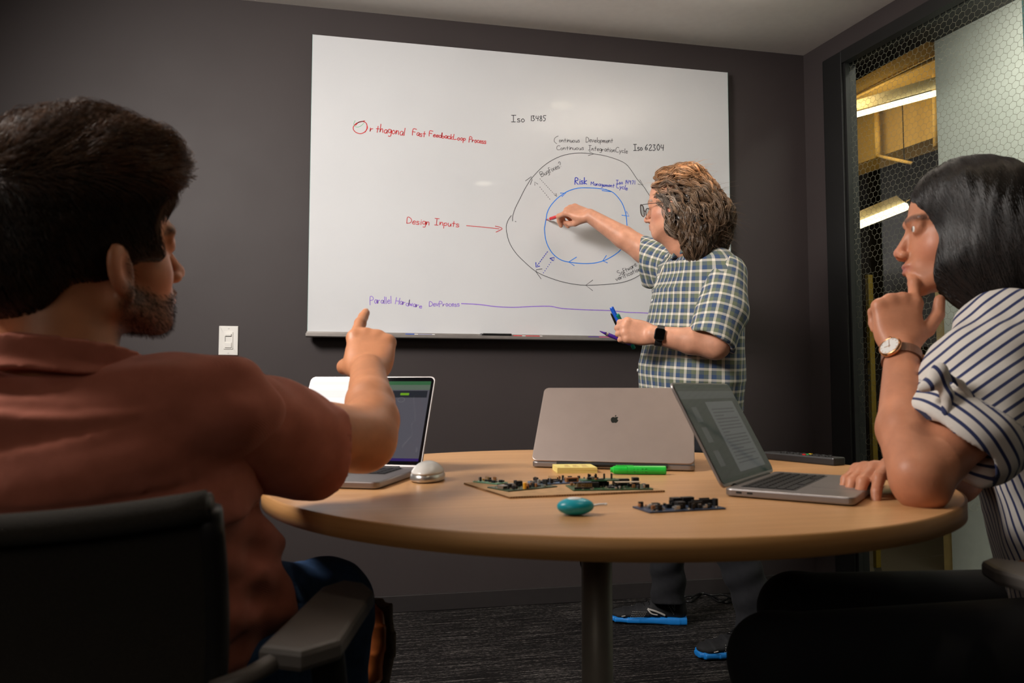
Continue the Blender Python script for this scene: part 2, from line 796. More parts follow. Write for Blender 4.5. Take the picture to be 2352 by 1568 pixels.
XL, YB = -2.0, -2.2
XR = 2.04
rw0 = np.array([2.0405, BD, 0.0])
rwd = np.array([0.1262, -0.992, 0.0])           # direction of the right wall towards the camera
rwn = np.array([-0.992, -0.1262, 0.0])          # into the room
_e = rw0 + rwd * 5.36 - rwn * 0.115
_c = rw0 - rwn * 0.115
FOOT = [(XL - 0.1, YB - 0.1), (_e[0], YB - 0.1), (_c[0], _c[1]), (_c[0], BD + 0.1), (XL - 0.1, BD + 0.1)]
struct(bmo('floor', prism(FOOT, -0.06, 0.0), carpet()))
struct(bmo('ceiling', prism(FOOT, CEIL, CEIL + 0.05), M_CEIL))
struct(box('wall_back', (XL - 0.1, BD, 0.0), (XR + 0.1, BD + 0.1, CEIL), M_WALL))
struct(box('wall_left', (XL - 0.1, YB, 0.0), (XL, BD, CEIL), M_WALL))
struct(box('wall_front', (XL - 0.1, YB - 0.1, 0.0), (2.75, YB, CEIL), M_WALL))
struct(box('baseboard_back', (XL, BD - 0.012, 0.0), (XR, BD, 0.068), M_BASE, bev=0.003))


def rw_u(px, py):
    """distance along the right wall and height at a photo pixel"""
    p = on_plane(px, py, rw0, rwn)
    return float((p - rw0) @ rwd), float(p[2])


# right wall: a frame of reference with local x along the wall, local y out of the room
RWM = Matrix(((rwd[0], -rwn[0], 0, rw0[0]), (rwd[1], -rwn[1], 0, rw0[1]), (0, 0, 1, 0), (0, 0, 0, 1)))


def rwbox(name, u0, u1, z0, z1, y0, y1, m, parent=None, bev=0.0):
    bm = box_bm((u0, y0, z0), (u1, y1, z1), bev)
    bm.transform(RWM)
    bmesh.ops.recalc_face_normals(bm, faces=bm.faces[:])
    return bmo(name, bm, m, parent)


u_f, z_f = rw_u(1893, 145)
u_g, z_g = rw_u(1937, 163)
z_hdr = 0.5 * (z_f + rw_u(2137, 0)[1])
z_gt = z_hdr - 0.055
ULEN = 5.3
JOINT = rw_u(2338, 60)[0]
wr = struct(rwbox('wall_right', 0, u_f, 0, CEIL, 0, 0.12, M_WALL))
rwbox('header', u_f, ULEN, z_hdr, CEIL, 0, 0.12, M_WALL, wr)
struct(rwbox('baseboard_right', 0, u_f, 0, 0.068, -0.012, 0, M_BASE))
wf = struct(rwbox('window_1', u_f, u_g, 0.0, z_hdr, -0.012, 0.07, M_BLACKF, bev=0.003))
rwbox('window_head', u_g, ULEN, z_gt, z_hdr, -0.012, 0.07, M_BLACKF, wf)
rwbox('window_sill', u_g, ULEN, 0, 0.06, -0.012, 0.07, M_BLACKF, wf)
rwbox('window_stop', u_g, u_g + 0.012, 0.06, z_gt, 0.0, 0.022, M_BLACKF, wf)


def glass():
    m = NT('clear_glass')
    m.set(col=(0.93, 0.97, 0.95, 1), rough=0.0, ior=1.45, trans=1.0)
    lp = m.n('ShaderNodeBsdfTransparent')
    lp.inputs[0].default_value = (0.83, 0.845, 0.82, 1)
    gl = m.n('ShaderNodeBsdfGlossy')
    gl.inputs['Roughness'].default_value = 0.01
    fr = m.n('ShaderNodeFresnel')
    fr.inputs[0].default_value = 1.45
    mx = m.n('ShaderNodeMixShader')
    ge = m.n('ShaderNodeNewGeometry')
    m.l(m.math('MULTIPLY', fr.outputs[0], m.math('SUBTRACT', 1.0, ge.outputs['Backfacing'])), mx.inputs[0])
    m.l(lp.outputs[0], mx.inputs[1])
    m.l(gl.outputs[0], mx.inputs[2])
    m.l(mx.outputs[0], m.out.inputs[0])
    return m.m


M_GLASS = glass()
M_GEDGE = mat('glass_edge_green', (0.05, 0.16, 0.16, 1), 0.15)
rwbox('pane', u_g + 0.002, JOINT - 0.003, 0.06, z_gt, 0.026, 0.036, M_GLASS, wf)
rwbox('pane', JOINT + 0.003, ULEN, 0.06, z_gt, 0.026, 0.036, M_GLASS, wf)
rwbox('glass_edge', JOINT - 0.003, JOINT + 0.003, 0.06, z_gt, 0.027, 0.035, M_GEDGE, wf)


def hex_film():
    """honeycomb line film on the room side of the glass, loosening towards the floor"""
    rnd = random.Random(4)
    s = 0.0150
    dx, dz = s * math.sqrt(3), s * 1.5
    bm = bmesh.new()
    nz = int((z_gt - 0.45) / dz)
    nx = int((2.05 - u_g) / dx)
    cache = {}

    def vert(u, z):
        k = (round(u / s * 6), round(z / s * 6))
        if k not in cache:
            low = min(1, max(0, (1.9 - z) / 0.8))
            j = low * 0.0034
            cache[k] = (u + rnd.uniform(-j, j), z + rnd.uniform(-j, j))
        return cache[k]
    done = set()
    for j in range(nz):
        z = z_gt - 0.004 - j * dz
        low = min(1, max(0, (1.75 - z) / 1.0))
        for i in range(nx):
            u = u_g + 0.018 + i * dx + (dx / 2 if j % 2 else 0)
            if rnd.random() < low * 0.42 + (0.25 if z < 1.5 and math.sin(u * 31) * math.sin(z * 23 + u * 7) > 0.35 else 0):
                continue
            P = [vert(u + s * math.sin(PI / 3 * k), z + s * math.cos(PI / 3 * k)) for k in range(6)]
            for a, b in zip(P, P[1:] + P[:1]):
                key = (min(a, b), max(a, b))
                if key in done:
                    continue
                done.add(key)
                d = Vector((b[0] - a[0], 0, b[1] - a[1]))
                nrm = Vector((-d.z, 0, d.x)).normalized() * 0.0006
                A, Bv = Vector((a[0], 0.0252, a[1])), Vector((b[0], 0.0252, b[1]))
                bm.faces.new([bm.verts.new(q) for q in (A - nrm, Bv - nrm, Bv + nrm, A + nrm)])
    bm.transform(RWM)
    m = mat('frost_film', (0.17, 0.17, 0.12, 1), 0.8)
    o = bmo('honeycomb_film', bm, m, wf)
    o['kind'] = 'stuff'
    o['label'] = 'pale honeycomb line film on the glass'


hex_film()
# ------------------------------------------------------------------ the hall beyond the glass
M_HALLW = mat('hall_pale_wall', (0.72, 0.76, 0.71, 1), 0.8, noise=0.03)
M_OCH = mat('hall_yellow_lit', (0.62, 0.44, 0.17, 1), 0.7, noise=0.05)  # yellow of the hall lamplight is put into this base colour
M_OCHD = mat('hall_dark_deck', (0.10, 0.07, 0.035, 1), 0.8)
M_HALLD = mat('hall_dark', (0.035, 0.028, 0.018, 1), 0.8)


def hall(px, py, d):
    """point beyond the right wall at perpendicular distance d from it"""
    return on_plane(px, py, rw0 - rwn * d, rwn)


def hall_box(name, pxs, d0, th, m, parent=None):
    """slab standing parallel to the right wall at distance d0 with thickness th; pxs four photo pixels"""
    bm = bmesh.new()
    A = [Vector(hall(x, y, d0)) for x, y in pxs]
    B = [a - Vector(rwn) * th for a in A]
    va = [bm.verts.new(a) for a in A]
    vb = [bm.verts.new(b) for b in B]
    bm.faces.new(va)
    bm.faces.new(vb[::-1])
    for i in range(4):
        j = (i + 1) % 4
        bm.faces.new((va[j], va[i], vb[i], vb[j]))
    bmesh.ops.recalc_face_normals(bm, faces=bm.faces[:])
    return bmo(name, bm, m, parent)


def hu(px, py, d):
    p = hall(px, py, d)
    return float((p - rw0) @ rwd), float(p[2])


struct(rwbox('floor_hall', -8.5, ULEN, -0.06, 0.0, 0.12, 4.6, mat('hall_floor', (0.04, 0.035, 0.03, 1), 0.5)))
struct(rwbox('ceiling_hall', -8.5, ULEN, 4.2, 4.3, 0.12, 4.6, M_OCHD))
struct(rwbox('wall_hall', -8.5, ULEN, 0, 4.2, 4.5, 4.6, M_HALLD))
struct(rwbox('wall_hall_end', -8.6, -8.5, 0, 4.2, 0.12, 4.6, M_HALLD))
# black jamb outside the glass, hiding everything left of the view
uj = hu(1966, 300, 0.30)[0]
struct(rwbox('trim_1', -0.4, uj, 0, 2.9, 0.14, 0.30, M_BLACKF))
# pale partition across the passage
up0, _ = hu(2160, 500, 0.75)
pw = struct(rwbox('wall_passage', up0, ULEN, 0, 2.85, 0.75, 0.87, M_HALLW))
rwbox('edge_post', up0 - 0.055, up0 - 0.003, 0, 1.62, 0.76, 0.86, M_OCH, pw)
struct(rwbox('trim_2', up0 - 0.01, ULEN, 2.62, 2.9, 0.14, 0.75, M_BLACKF))


def beam(name, pxs, d0, th, m, label, cat):
    o = hall_box(name, pxs, d0, th, m)
    tag(o, label, cat)
    return o



dk1 = beam('air_duct', [(1700, 330), (2260, 25), (2260, 62), (1700, 352)], 2.1, 0.4, M_OCH, 'yellow-lit air duct highest up behind the honeycomb glass', 'air duct')
dk2 = beam('air_duct', [(1700, 370), (2260, 165), (2260, 276), (1700, 470)], 2.6, 0.3, M_OCH, 'wide yellow-lit boxed duct under the upper strip light', 'air duct')
for nm, x0, y0, x1, y1, d_, r_, par in (('pipe', 2013, 256, 2017, 362, 2.45, .024, dk2), ('pipe', 2149, 60, 2153, 335, 2.4, .030, dk2), ('brace_bar', 2015, 358, 2095, 375, 2.4, .014, dk2), ('brace_bar', 2085, 145, 2135, 172, 2.5, .014, dk1),
                                      ('brace_bar', 1700, 352, 2260, 78, 2.1, .012, dk1)):
    a, b = hall(x0, y0, d_), hall(x1, y1, d_)
    tube(nm, [a, (a + b) / 2, b], r_, M_OCH, par, n=10)


def hall_lamp(p0, p1, d, label, r, power, shade=True):
    a, b = hall(*p0, d), hall(*p1, d)
    t = empty('strip_light', tuple((a + b) / 2))
    tag(t, label, 'ceiling light')
    M = Matrix.Translation(-Vector((a + b) / 2))
    V, Fc, caps = tube_vf([a, (a + b) / 2, b], r, 8)
    me = bpy.data.meshes.new('lamp_tube')
    me.from_pydata([tuple(M @ Vector(v)) for v in V], [], Fc + caps)
    obj('lamp_tube', me, MATS.get('lamp_glow') or emit_mat('lamp_glow', (1.0, 0.86, 0.55, 1), 4.0), t, smooth=True)
    if shade:
        bm = bmesh.new()
        ax = Vector(b - a).normalized()
        sd = Vector(rwn)
        for s in (-1, 1):
            q = [Vector(a), Vector(b), Vector(b) + sd * s * 0.09 + Vector((0, 0, 0.05)), Vector(a) + sd * s * 0.09 + Vector((0, 0, 0.05))]
            q = [M @ (v + Vector((0, 0, 0.03))) for v in q]
            bm.faces.new([bm.verts.new(v) for v in (q if s < 0 else q[::-1])])
        r_ = bmesh.ops.solidify(bm, geom=bm.faces[:], thickness=0.006)
        bmo('reflector', bm, mat('lamp_reflector', (0.75, 0.66, 0.42, 1), 0.5), t)
    for e_ in (a, b):
        tube('hanger', [e_ - (a + b) / 2 + np.array([0, 0, .03]), e_ - (a + b) / 2 + np.array([0, 0, 1.0]), np.array([e_[0] - (a + b)[0] / 2, e_[1] - (a + b)[1] / 2, 4.2 - (a + b)[2] / 2])], 0.004, M_BLACKF, t, n=5)
    l = bpy.data.lights.new('lamp_light', 'POINT')
    l.shadow_soft_size = 0.12
    l.energy = power
    l.color = (1.0, 0.72, 0.34)
    o = bpy.data.objects.new('lamp_light', l)
    COL.objects.link(o)
    o.parent = t
    o.location = (0, 0, -0.07)
    o.rotation_euler = (0, 0, math.atan2(b[1] - a[1], b[0] - a[0]))
    return t


hall_lamp((1800, 308), (2190, 203), 1.9, 'long fluorescent strip light crossing above the wide yellow-lit duct', 0.022, 20)
hall_lamp((1840, 570), (2080, 474), 2.4, 'lower short fluorescent strip light seen beside the woman\'s forehead', 0.035, 9)
l_h = area('partition_fill_light', tuple(np.array(rw0) + rwd * 1.15 - rwn * 0.30 + np.array([0, 0, 2.55])), tuple(np.array(rw0) + rwd * 1.15 - rwn * 0.75 + np.array([0, 0, 1.5])), 1.3, 0.2, 17, (1.0, 0.96, 0.86), 180)  # added light without a fixture, out of view, brightens the pale partition
# yellow post with screw heads
yp = hu(1998, 900, 0.55)[0]
zt_ = hu(1995, 630, 0.55)[1]
pst = rwbox('yellow_post', yp - 0.011, yp + 0.011, 0.0, zt_, 0.55, 0.58, mat('yellow_post_paint', (0.30, 0.20, 0.02, 1), 0.5), bev=0.002)
tag(pst, 'narrow yellow upright post behind the glass near the black jamb', 'post')
for py in (830, 862, 872):
    z = hu(2004, py, 0.55)[1]
    bm = lathe_bm([(0, 0.003), (0.006, 0.003), (0.006, 0)], 10, M=Matrix.Rotation(PI / 2, 4, 'X'))
    bm.transform(Matrix.Translation((yp, 0.549, z)))
    bm.transform(RWM)
    bmo('screw_head', bm, M_BLACKF, pst)

# recessed downlights in the room ceiling (their reflections show in the glass board)
def mirror_hit(px, py):
    p = on_y(px, py, BD - 0.03)
    d = ray(px, py)
    d = np.array([d[0], -d[1], d[2]])
    return p + d * ((CEIL - p[2]) / d[2])


for i, (px, py) in enumerate(((1290, 242), (1110, 421), (1500, 432))):
    p = mirror_hit(px, py)
    t = empty('recessed_downlight', (p[0], p[1], CEIL))
    tag(t, ['recessed ceiling downlight nearest the glass board, above the table edge', 'recessed ceiling downlight on the left behind the table',
            'recessed ceiling downlight on the right behind the table'][i], 'ceiling light', 'recessed downlights in the room ceiling')
    bmo('trim_ring', lathe_bm([(0.062, -0.001), (0.085, -0.004), (0.088, 0.0)], 28), mat('white_trim', (0.7, 0.7, 0.68, 1), 0.5), t, smooth=True)
    bmo('lens', lathe_bm([(0, -0.002), (0.062, -0.002)], 28), MATS.get('downlight_glow') or emit_mat('downlight_glow', (1.0, 0.88, 0.68, 1), 6.0), t)
    l = bpy.data.lights.new('downlight', 'SPOT')
    l.energy = 9
    l.color = (1.0, 0.80, 0.58)
    l.spot_size = math.radians(80)
    l.spot_blend = 0.6
    l.shadow_soft_size = 0.06
    o = bpy.data.objects.new('downlight', l)
    COL.objects.link(o)
    o.parent = t
    o.location = (0, 0, -0.02)

# ------------------------------------------------------------------ light switch on the back wall
sx, sz = -0.497, 1.0825
sw = empty('light_switch', (sx, BD, sz))
tag(sw, 'white dimmer light switch plate on the dark back wall', 'light switch')
M_WP = mat('white_switch_plastic', (0.80, 0.78, 0.74, 1), 0.35, noise=0.01)
RX = Matrix.Rotation(PI / 2, 4, 'X')
bm = prism(rrect(0.072, 0.115, 0.002), 0, 0.006, 0.0025)
bm.transform(RX)
bmo('wall_plate', bm, M_WP, sw)
bm = prism(rrect(0.034, 0.068, 0.0015), 0.0055, 0.009, 0.0012)
bm.transform(RX)
ins = bmo('switch_insert', bm, M_WP, sw)
bm = prism(rrect(0.024, 0.020, 0.001, cy=-0.018), 0.009, 0.0125, 0.001)
bm.transform(RX)
bmo('switch_button', bm, M_WP, ins)
bm = prism(rrect(0.022, 0.009, 0.001, cy=0.022), 0.009, 0.014, 0.001)
bm.transform(RX)
bmo('dimmer_slider', bm, M_WP, ins)
bm = prism([(-0.012, 0.017), (0.011, 0.017), (0.011, 0.0155), (-0.0105, 0.0155), (-0.0105, -0.004), (-0.012, -0.004)], 0.009, 0.0096)
bm.transform(RX)
bmo('dimmer_slot', bm, mat('slot_dark', (0.08, 0.075, 0.07, 1), 0.6), ins)
for s in (-1, 1):
    bm = lathe_bm([(0, 0.0075), (0.003, 0.007), (0.003, 0.0055)], 12)
    bm.transform(Matrix.Translation((0, s * 0.048, 0)))
    bm.transform(RX)
    bmo('screw', bm, MATS['white_trim'], sw)

# ------------------------------------------------------------------ glass board
BX0, BX1, BZ0, BZ1 = -0.1959, 1.6331, 1.1175, 2.3326
wb = empty('whiteboard', (BX0, BD, BZ0))
tag(wb, 'large white glass marker board on the dark back wall, covered in handwriting', 'whiteboard')


def board_mat():
    m = NT('white_board_glass')
    c = m.coord()
    m.set(col=m.ramp(m.noise(c, 2.5, 5), [(0.3, (0.64, 0.65, 0.67, 1)), (0.7, (0.67, 0.68, 0.70, 1))]), rough=0.35, spec=0.3, coat=0.6, crough=0.03)
    return m.m


YF = BD - 0.032                   # front face of the glass
W_, H_ = BX1 - BX0, BZ1 - BZ0
bm = box_bm((0, -0.032, 0), (W_, -0.026, H_), 0.001, 2)
bmo('glass_panel', bm, board_mat(), wb)
box('mounting_frame', (0.03, -0.026, 0.03), (W_ - 0.03, 0, H_ - 0.03), M_BLACKF, wb)
for s in (0, 1):
    box('glass_edge', (-0.0012 if s == 0 else W_ - 0.0004, -0.0322, 0), (0.0004 if s == 0 else W_ + 0.0012, -0.026, H_), mat('board_edge', (0.45, 0.62, 0.60, 1), 0.2), wb)
# pen tray
M_ALU = mat('tray_aluminium', (0.42, 0.39, 0.37, 1), 0.38, 0.7)
TRY = 0.055
tray = bmesh.new()
prof = [(-0.030, 0.004), (-0.030, -0.016), (-0.034, -0.020), (-0.030 - TRY, -0.020), (-0.032 - TRY, -0.017), (-0.032 - TRY, -0.006), (-0.030 - TRY, -0.006), (-0.029 - TRY, -0.014), (-0.036, -0.014), (-0.035, 0.004)]
va = [tray.verts.new((-0.004, y, z)) for y, z in prof]
vb = [tray.verts.new((W_ + 0.004, y, z)) for y, z in prof]
tray.faces.new(va)
tray.faces.new(vb[::-1])
for i in range(len(prof)):
    j = (i + 1) % len(prof)
    tray.faces.new((va[j], va[i], vb[i], vb[j]))
bmesh.ops.recalc_face_normals(tray, faces=tray.faces[:])
bmo('pen_tray', tray, M_ALU, wb)
TZ = BZ0 - 0.014                   # top of the tray floor

# ------------------------------------------------------------------ handwriting
def ink(name, r, g, b, a=1.0):
    m = mat(name, srgb(r, g, b), 0.5, noise=0.12, nscale=60)
    return m


INK = {'red': ink('red_ink', 200, 22, 28), 'black': ink('grey_ink', 62, 64, 68), 'dark': ink('dark_ink', 30, 34, 42), 'blue': ink('blue_ink', 0, 125, 235),
       'navy': ink('navy_ink', 0, 45, 190), 'purple': ink('purple_ink', 145, 108, 215), 'green': ink('green_ink', 110, 190, 140)}
GL = {  # single-stroke letters on a 1 x 1 box, x-height 0.5
    'A': [[(0, 0), (.35, 1), (.7, 0)], [(.15, .4), (.55, .4)]], 'B': [[(0, 0), (0, 1), (.5, .9), (.5, .6), (0, .5), (.6, .35), (.55, .05), (0, 0)]],
    'C': [[(.62, .9), (.3, 1), (.03, .7), (0, .3), (.2, 0), (.6, .05)]], 'D': [[(0, 0), (.03, 1), (.5, .8), (.6, .4), (.4, .1), (0, 0)]],
    'F': [[(0, 0), (0, 1), (.6, 1)], [(0, .55), (.45, .55)]], 'H': [[(0, 0), (0, 1)], [(.6, 0), (.6, 1)], [(0, .5), (.6, .5)]],
    'I': [[(.25, 0), (.25, 1)], [(0, 1), (.55, 1)], [(0, 0), (.5, 0)]], 'L': [[(0, 1), (0, 0), (.55, .05)]],
    'M': [[(0, 0), (.05, .8), (.3, .3), (.6, .85), (.65, 0)]], 'O': [[(.3, 1), (.05, .75), (0, .3), (.3, 0), (.6, .3), (.6, .75), (.3, 1)]],
    'P': [[(0, -.1), (.05, 1), (.5, .95), (.55, .6), (.05, .5)]], 'R': [[(0, 0), (.05, 1), (.5, .9), (.45, .6), (.05, .5), (.55, 0)]],
    'S': [[(.5, .9), (.2, 1), (.05, .7), (.5, .4), (.45, .05), (0, .05)]],
    'a': [[(.42, .45), (.15, .5), (0, .2), (.2, 0), (.4, .3), (.42, .45), (.42, 0)]], 'b': [[(0, 1), (0, 0), (.35, .05), (.4, .35), (.02, .35)]],
    'c': [[(.4, .42), (.15, .5), (0, .2), (.2, 0), (.42, .08)]], 'd': [[(.4, .35), (.1, .4), (0, .1), (.3, 0), (.42, .3), (.44, 1), (.44, 0)]],
    'e': [[(.03, .25), (.4, .3), (.3, .5), (.08, .4), (.03, .1), (.2, 0), (.42, .08)]], 'f': [[(.4, .95), (.2, 1), (.12, .7), (.12, -.1)], [(0, .5), (.35, .5)]],
    'g': [[(.4, .45), (.1, .5), (.05, .15), (.3, .08), (.42, .45), (.42, -.3), (.1, -.35)]], 'h': [[(0, 1), (0, 0), (.08, .35), (.3, .45), (.38, 0)]],
    'i': [[(.08, .5), (.08, 0)], [(.08, .7), (.1, .72)]], 'k': [[(0, 1), (0, 0)], [(.38, .55), (.02, .25), (.4, 0)]], 'l': [[(.08, 1), (.06, 0)]],
    'm': [[(0, .5), (0, 0), (.1, .45), (.25, .45), (.25, 0), (.35, .45), (.5, .45), (.52, 0)]], 'n': [[(0, .5), (0, 0), (.1, .4), (.3, .45), (.36, 0)]],
    'o': [[(.2, .5), (.02, .35), (.05, .05), (.25, 0), (.4, .25), (.2, .5)]], 'p': [[(0, .45), (0, -.4)], [(0, .35), (.25, .5), (.38, .25), (.2, .05), (0, .1)]],
    'r': [[(0, .5), (0, 0), (.08, .35), (.35, .45)]], 's': [[(.35, .45), (.1, .5), (.05, .3), (.35, .2), (.3, 0), (0, .02)]],
    't': [[(.2, .85), (.18, 0)], [(0, .5), (.4, .52)]], 'u': [[(0, .5), (.03, .08), (.25, 0), (.38, .45), (.4, 0)]], 'v': [[(0, .5), (.18, 0), (.38, .5)]],
    'w': [[(0, .5), (.12, 0), (.25, .4), (.4, 0), (.52, .5)]], 'x': [[(0, .5), (.38, 0)], [(.38, .5), (0, 0)]], 'y': [[(0, .5), (.18, .05)], [(.4, .5), (.1, -.4)]],
    '1': [[(.1, 1), (.1, 0)]], '2': [[(0, .85), (.3, 1), (.45, .7), (0, 0), (.55, .05)]], '3': [[(0, .95), (.4, 1), (.15, .6), (.45, .3), (.2, 0), (0, .05)]],
    '4': [[(.05, 1), (.02, .5), (.5, .5)], [(.45, 1), (.4, 0)]], '5': [[(.55, 1), (.1, .98), (.08, .6), (.45, .45), (.3, .02), (0, 0)]],
    '6': [[(.4, 1), (.05, .5), (.1, .05), (.4, .1), (.4, .4), (.08, .35)]], '7': [[(0, .95), (.5, 1), (.15, 0)]], '9': [[(.42, .8), (.15, 1), (.02, .7), (.4, .6), (.44, .9), (.4, 0)]],
    '8': [[(.3, .55), (.05, .8), (.3, 1), (.45, .8), (.05, .2), (.3, 0), (.5, .25), (.3, .55)]], '0': [[(.25, 1), (0, .6), (.1, .05), (.35, 0), (.5, .5), (.25, 1)]],
    '?': [[(0, .8), (.2, 1), (.4, .8), (.15, .4)], [(.15, .1), (.16, .12)]]}
WID = {'m': .68, 'w': .66, 'M': .82, 'i': .26, 'l': .26, '1': .3, 'I': .7}


class Ink:
    """marker strokes lying on the glass; photo pixels are carried onto the board plane"""

    def __init__(s):
        s.bm = bmesh.new()
        s.k = 0

    def stroke(s, px, wd=0.0016, smooth=3):
        P = [on_y(x, y, YF - 0.0004) for x, y in px]
        if len(P) == 2 or smooth < 2:
            Q = np.array(P)
        else:
            Q = catmull(P, smooth)
        s.k += 1
        wd *= 1.35
        y = YF - 0.0004 - (s.k % 9) * 0.00003
        Q = Q[:, [0, 2]] - np.array([BX0, BZ0])
        if len(Q) < 2:
            return
        T = np.gradient(Q, axis=0)
        T /= np.linalg.norm(T, axis=1)[:, None] + 1e-9
        Q[0] -= T[0] * wd * 0.4
        Q[-1] += T[-1] * wd * 0.4
        N = np.stack([-T[:, 1], T[:, 0]], 1) * wd / 2
        a = [s.bm.verts.new((q[0] + n[0], y - BD, q[1] + n[1])) for q, n in zip(Q, N)]
        b = [s.bm.verts.new((q[0] - n[0], y - BD, q[1] - n[1])) for q, n in zip(Q, N)]
        for i in range(len(Q) - 1):
            s.bm.faces.new((a[i], b[i], b[i + 1], a[i + 1]))

    def text(s, txt, p0, p1, h, wd=0.0016, seed=1, h1=None):
        """write txt from pixel p0 to p1 (baseline), cap height h pixels"""
        rnd = random.Random(seed)
        tot = sum(.42 if c == ' ' else WID.get(c, .72 if c.isupper() or c.isdigit() else .52) for c in txt)
        ux, uy = (p1[0] - p0[0]), (p1[1] - p0[1])
        L = math.hypot(ux, uy)
        ux, uy = ux / L, uy / L
        u = L / tot
        x = 0
        for i, c in enumerate(txt):
            wc = .42 if c == ' ' else WID.get(c, .72 if c.isupper() or c.isdigit() else .52)
            hh = h + ((h1 or h) - h) * x / tot
            hh *= rnd.uniform(.92, 1.08)
            dy = rnd.uniform(-.05, .05) * hh
            for st in GL.get(c, []):
                pts = []
                for gx, gy in st:
                    X = (x + gx * 0.98 + rnd.uniform(-.015, .015)) * u
                    Y = gy * hh + dy
                    pts.append((p0[0] + ux * X + uy * Y, p0[1] + uy * X - ux * Y))
                s.stroke(pts, wd, 3)
            x += wc

    def done(s, label, m):
        o = bmo('handwriting', s.bm, INK[m], wb)
        o['label'] = label
        o['kind'] = 'stuff'


def C2(x, y):  # crop (1140,220)-(1560,560) shown 1937 px wide -> photo pixels
    return (1140 + x * 0.21683, 220 + y * 0.21683)


def C3(x, y):  # crop (1140,440)-(1560,700) shown 2352 px wide
    return (1140 + x * 0.17857, 440 + y * 0.17857)


def C1(x, y):
    return (780 + x * 0.21683, 220 + y * 0.21683)


I = Ink()
I.stroke([C1(*p) for p in ((265, 265), (180, 290), (143, 340), (170, 385), (230, 400), (282, 365), (288, 300), (250, 272), (200, 280), (170, 310))], 0.0024)
I.stroke([C1(*p) for p in ((285, 300), (296, 340), (270, 385))], 0.002)
I.text('r', C1(322, 378), C1(362, 384), 17, 0.0022, 3)
I.text('thagonal', C1(385, 383), C1(700, 420), 17.5, 0.0022, 4)
I.text('Fast', C1(770, 418), C1(915, 435), 14, 0.0022, 5)
I.text('FeedbackLoop', C1(948, 428), C1(1340, 478), 11.5, 0.0022, 6)
I.text('Process', C1(1370, 485), C1(1556, 508), 12, 0.0022, 7)
I.done('red handwritten heading with a large circled initial', 'red')
I = Ink()
I.stroke([C1(*p) for p in ((165, 262), (150, 300), (175, 330), (220, 322), (255, 290))], 0.0014)
I.done('faint green loop inside the red circle', 'green')
I = Ink()
I.text('Design', C1(712, 1352), C1(960, 1372), 15, 0.002, 8)
I.text('Inputs', C1(1005, 1365), C1(1275, 1390), 15, 0.002, 9)
I.stroke([C1(1345, 1375), C1(1500, 1388), C1(1690, 1408)], 0.002)
I.stroke([C1(1650, 1380), C1(1700, 1392), C1(1722, 1408), C1(1700, 1422), C1(1657, 1443)], 0.002)
I.done('red words Design Inputs with an arrow', 'red')
I = Ink()
I.text('Iso', C2(160, 275), C2(310, 275), 15, 0.0022, 10)
I.text('13485', C2(365, 265), C2(535, 265), 11.5, 0.0022, 11)
I.text('Iso', C2(1455, 580), C2(1555, 578), 14, 0.0024, 12)
I.text('62304', C2(1575, 575), C2(1785, 578), 13, 0.0024, 13)
I.done('dark ISO numbers 13485 and 62304', 'dark')
I = Ink()
I.stroke([C2(*p) for p in ((655, 425), (622, 445), (612, 480), (640, 507))], 0.0015)
I.text('ontinuous', C2(665, 490), C2(890, 492), 10.5, 0.0015, 14)
I.text('Development', C2(950, 490), C2(1240, 498), 11, 0.0016, 15)
I.text('Continuous', C2(640, 572), C2(935, 572), 10, 0.0015, 16)
I.text('IntegrationCycle', C2(975, 576), C2(1395, 608), 11, 0.0016, 17)
I.done('grey words Continuous Development Continuous Integration Cycle', 'black')
I = Ink()
I.text('Bugfixes?', C2(480, 858), C2(705, 745), 12, 0.0016, 18)
for a, b in (((462, 878), (640, 1070)), ((460, 965), (580, 1110))):
    n = 11 if a[1] < 900 else 7
    for i in range(n):
        t0, t1 = i / n, (i + 0.32) / n
        I.stroke([C2(a[0] + (b[0] - a[0]) * t, a[1] + (b[1] - a[1]) * t) for t in (t0, t1)], 0.0016)
I.stroke([C2(618, 1050), C2(640, 1070), C2(632, 1035)], 0.002, 1)
I.stroke([C2(408, 948), C2(405, 912), C2(440, 935)], 0.0016, 1)
I.done('grey note Bug fixes with two dashed arrows', 'black')
I = Ink()
I.stroke([C2(*p) for p in ((172, 1325), (175, 1270), (200, 1190), (250, 1090), (300, 990), (360, 890), (385, 860), (470, 770), (560, 700), (680, 640), (800, 612), (900, 605),
                           (1020, 614), (1150, 635), (1280, 675), (1370, 720), (1430, 790), (1490, 880), (1560, 960), (1590, 1005), (1650, 1110), (1700, 1300))], 0.0019)
I.stroke([C2(310, 900), C2(372, 855), C2(378, 890), C2(360, 940)], 0.0018, 1)
I.stroke([C2(985, 590), C2(1035, 616), C2(975, 632)], 0.0018, 1)
I.stroke([C2(1520, 890), C2(1555, 945), C2(1500, 935)], 0.0018, 1)
I.stroke([C2(200, 1330), C2(208, 1332)], 0.002, 1)
I.stroke([C3(*p) for p in ((192, 308), (150, 370), (128, 450), (140, 560), (180, 680), (260, 800), (370, 910), (500, 1020), (640, 1090), (850, 1160), (1080, 1200), (1300, 1200),
                           (1500, 1185), (1650, 1160), (1780, 1110), (1890, 1040), (2000, 960), (2100, 850))], 0.0019)
I.stroke([C3(588, 993), C3(515, 1003), C3(510, 1030), C3(575, 1120)], 0.0018, 1)
I.stroke([C3(1240, 1137), C3(1150, 1203), C3(1238, 1272)], 0.0018, 1)
I.text('Software', C3(1580, 1085), C3(1815, 950), 11.5, 0.0016, 20)
I.text('verification', C3(1545, 1150), C3(1865, 1010), 10.5, 0.0016, 21)
I.done('grey outer process loop with arrowheads', 'black')
I = Ink()
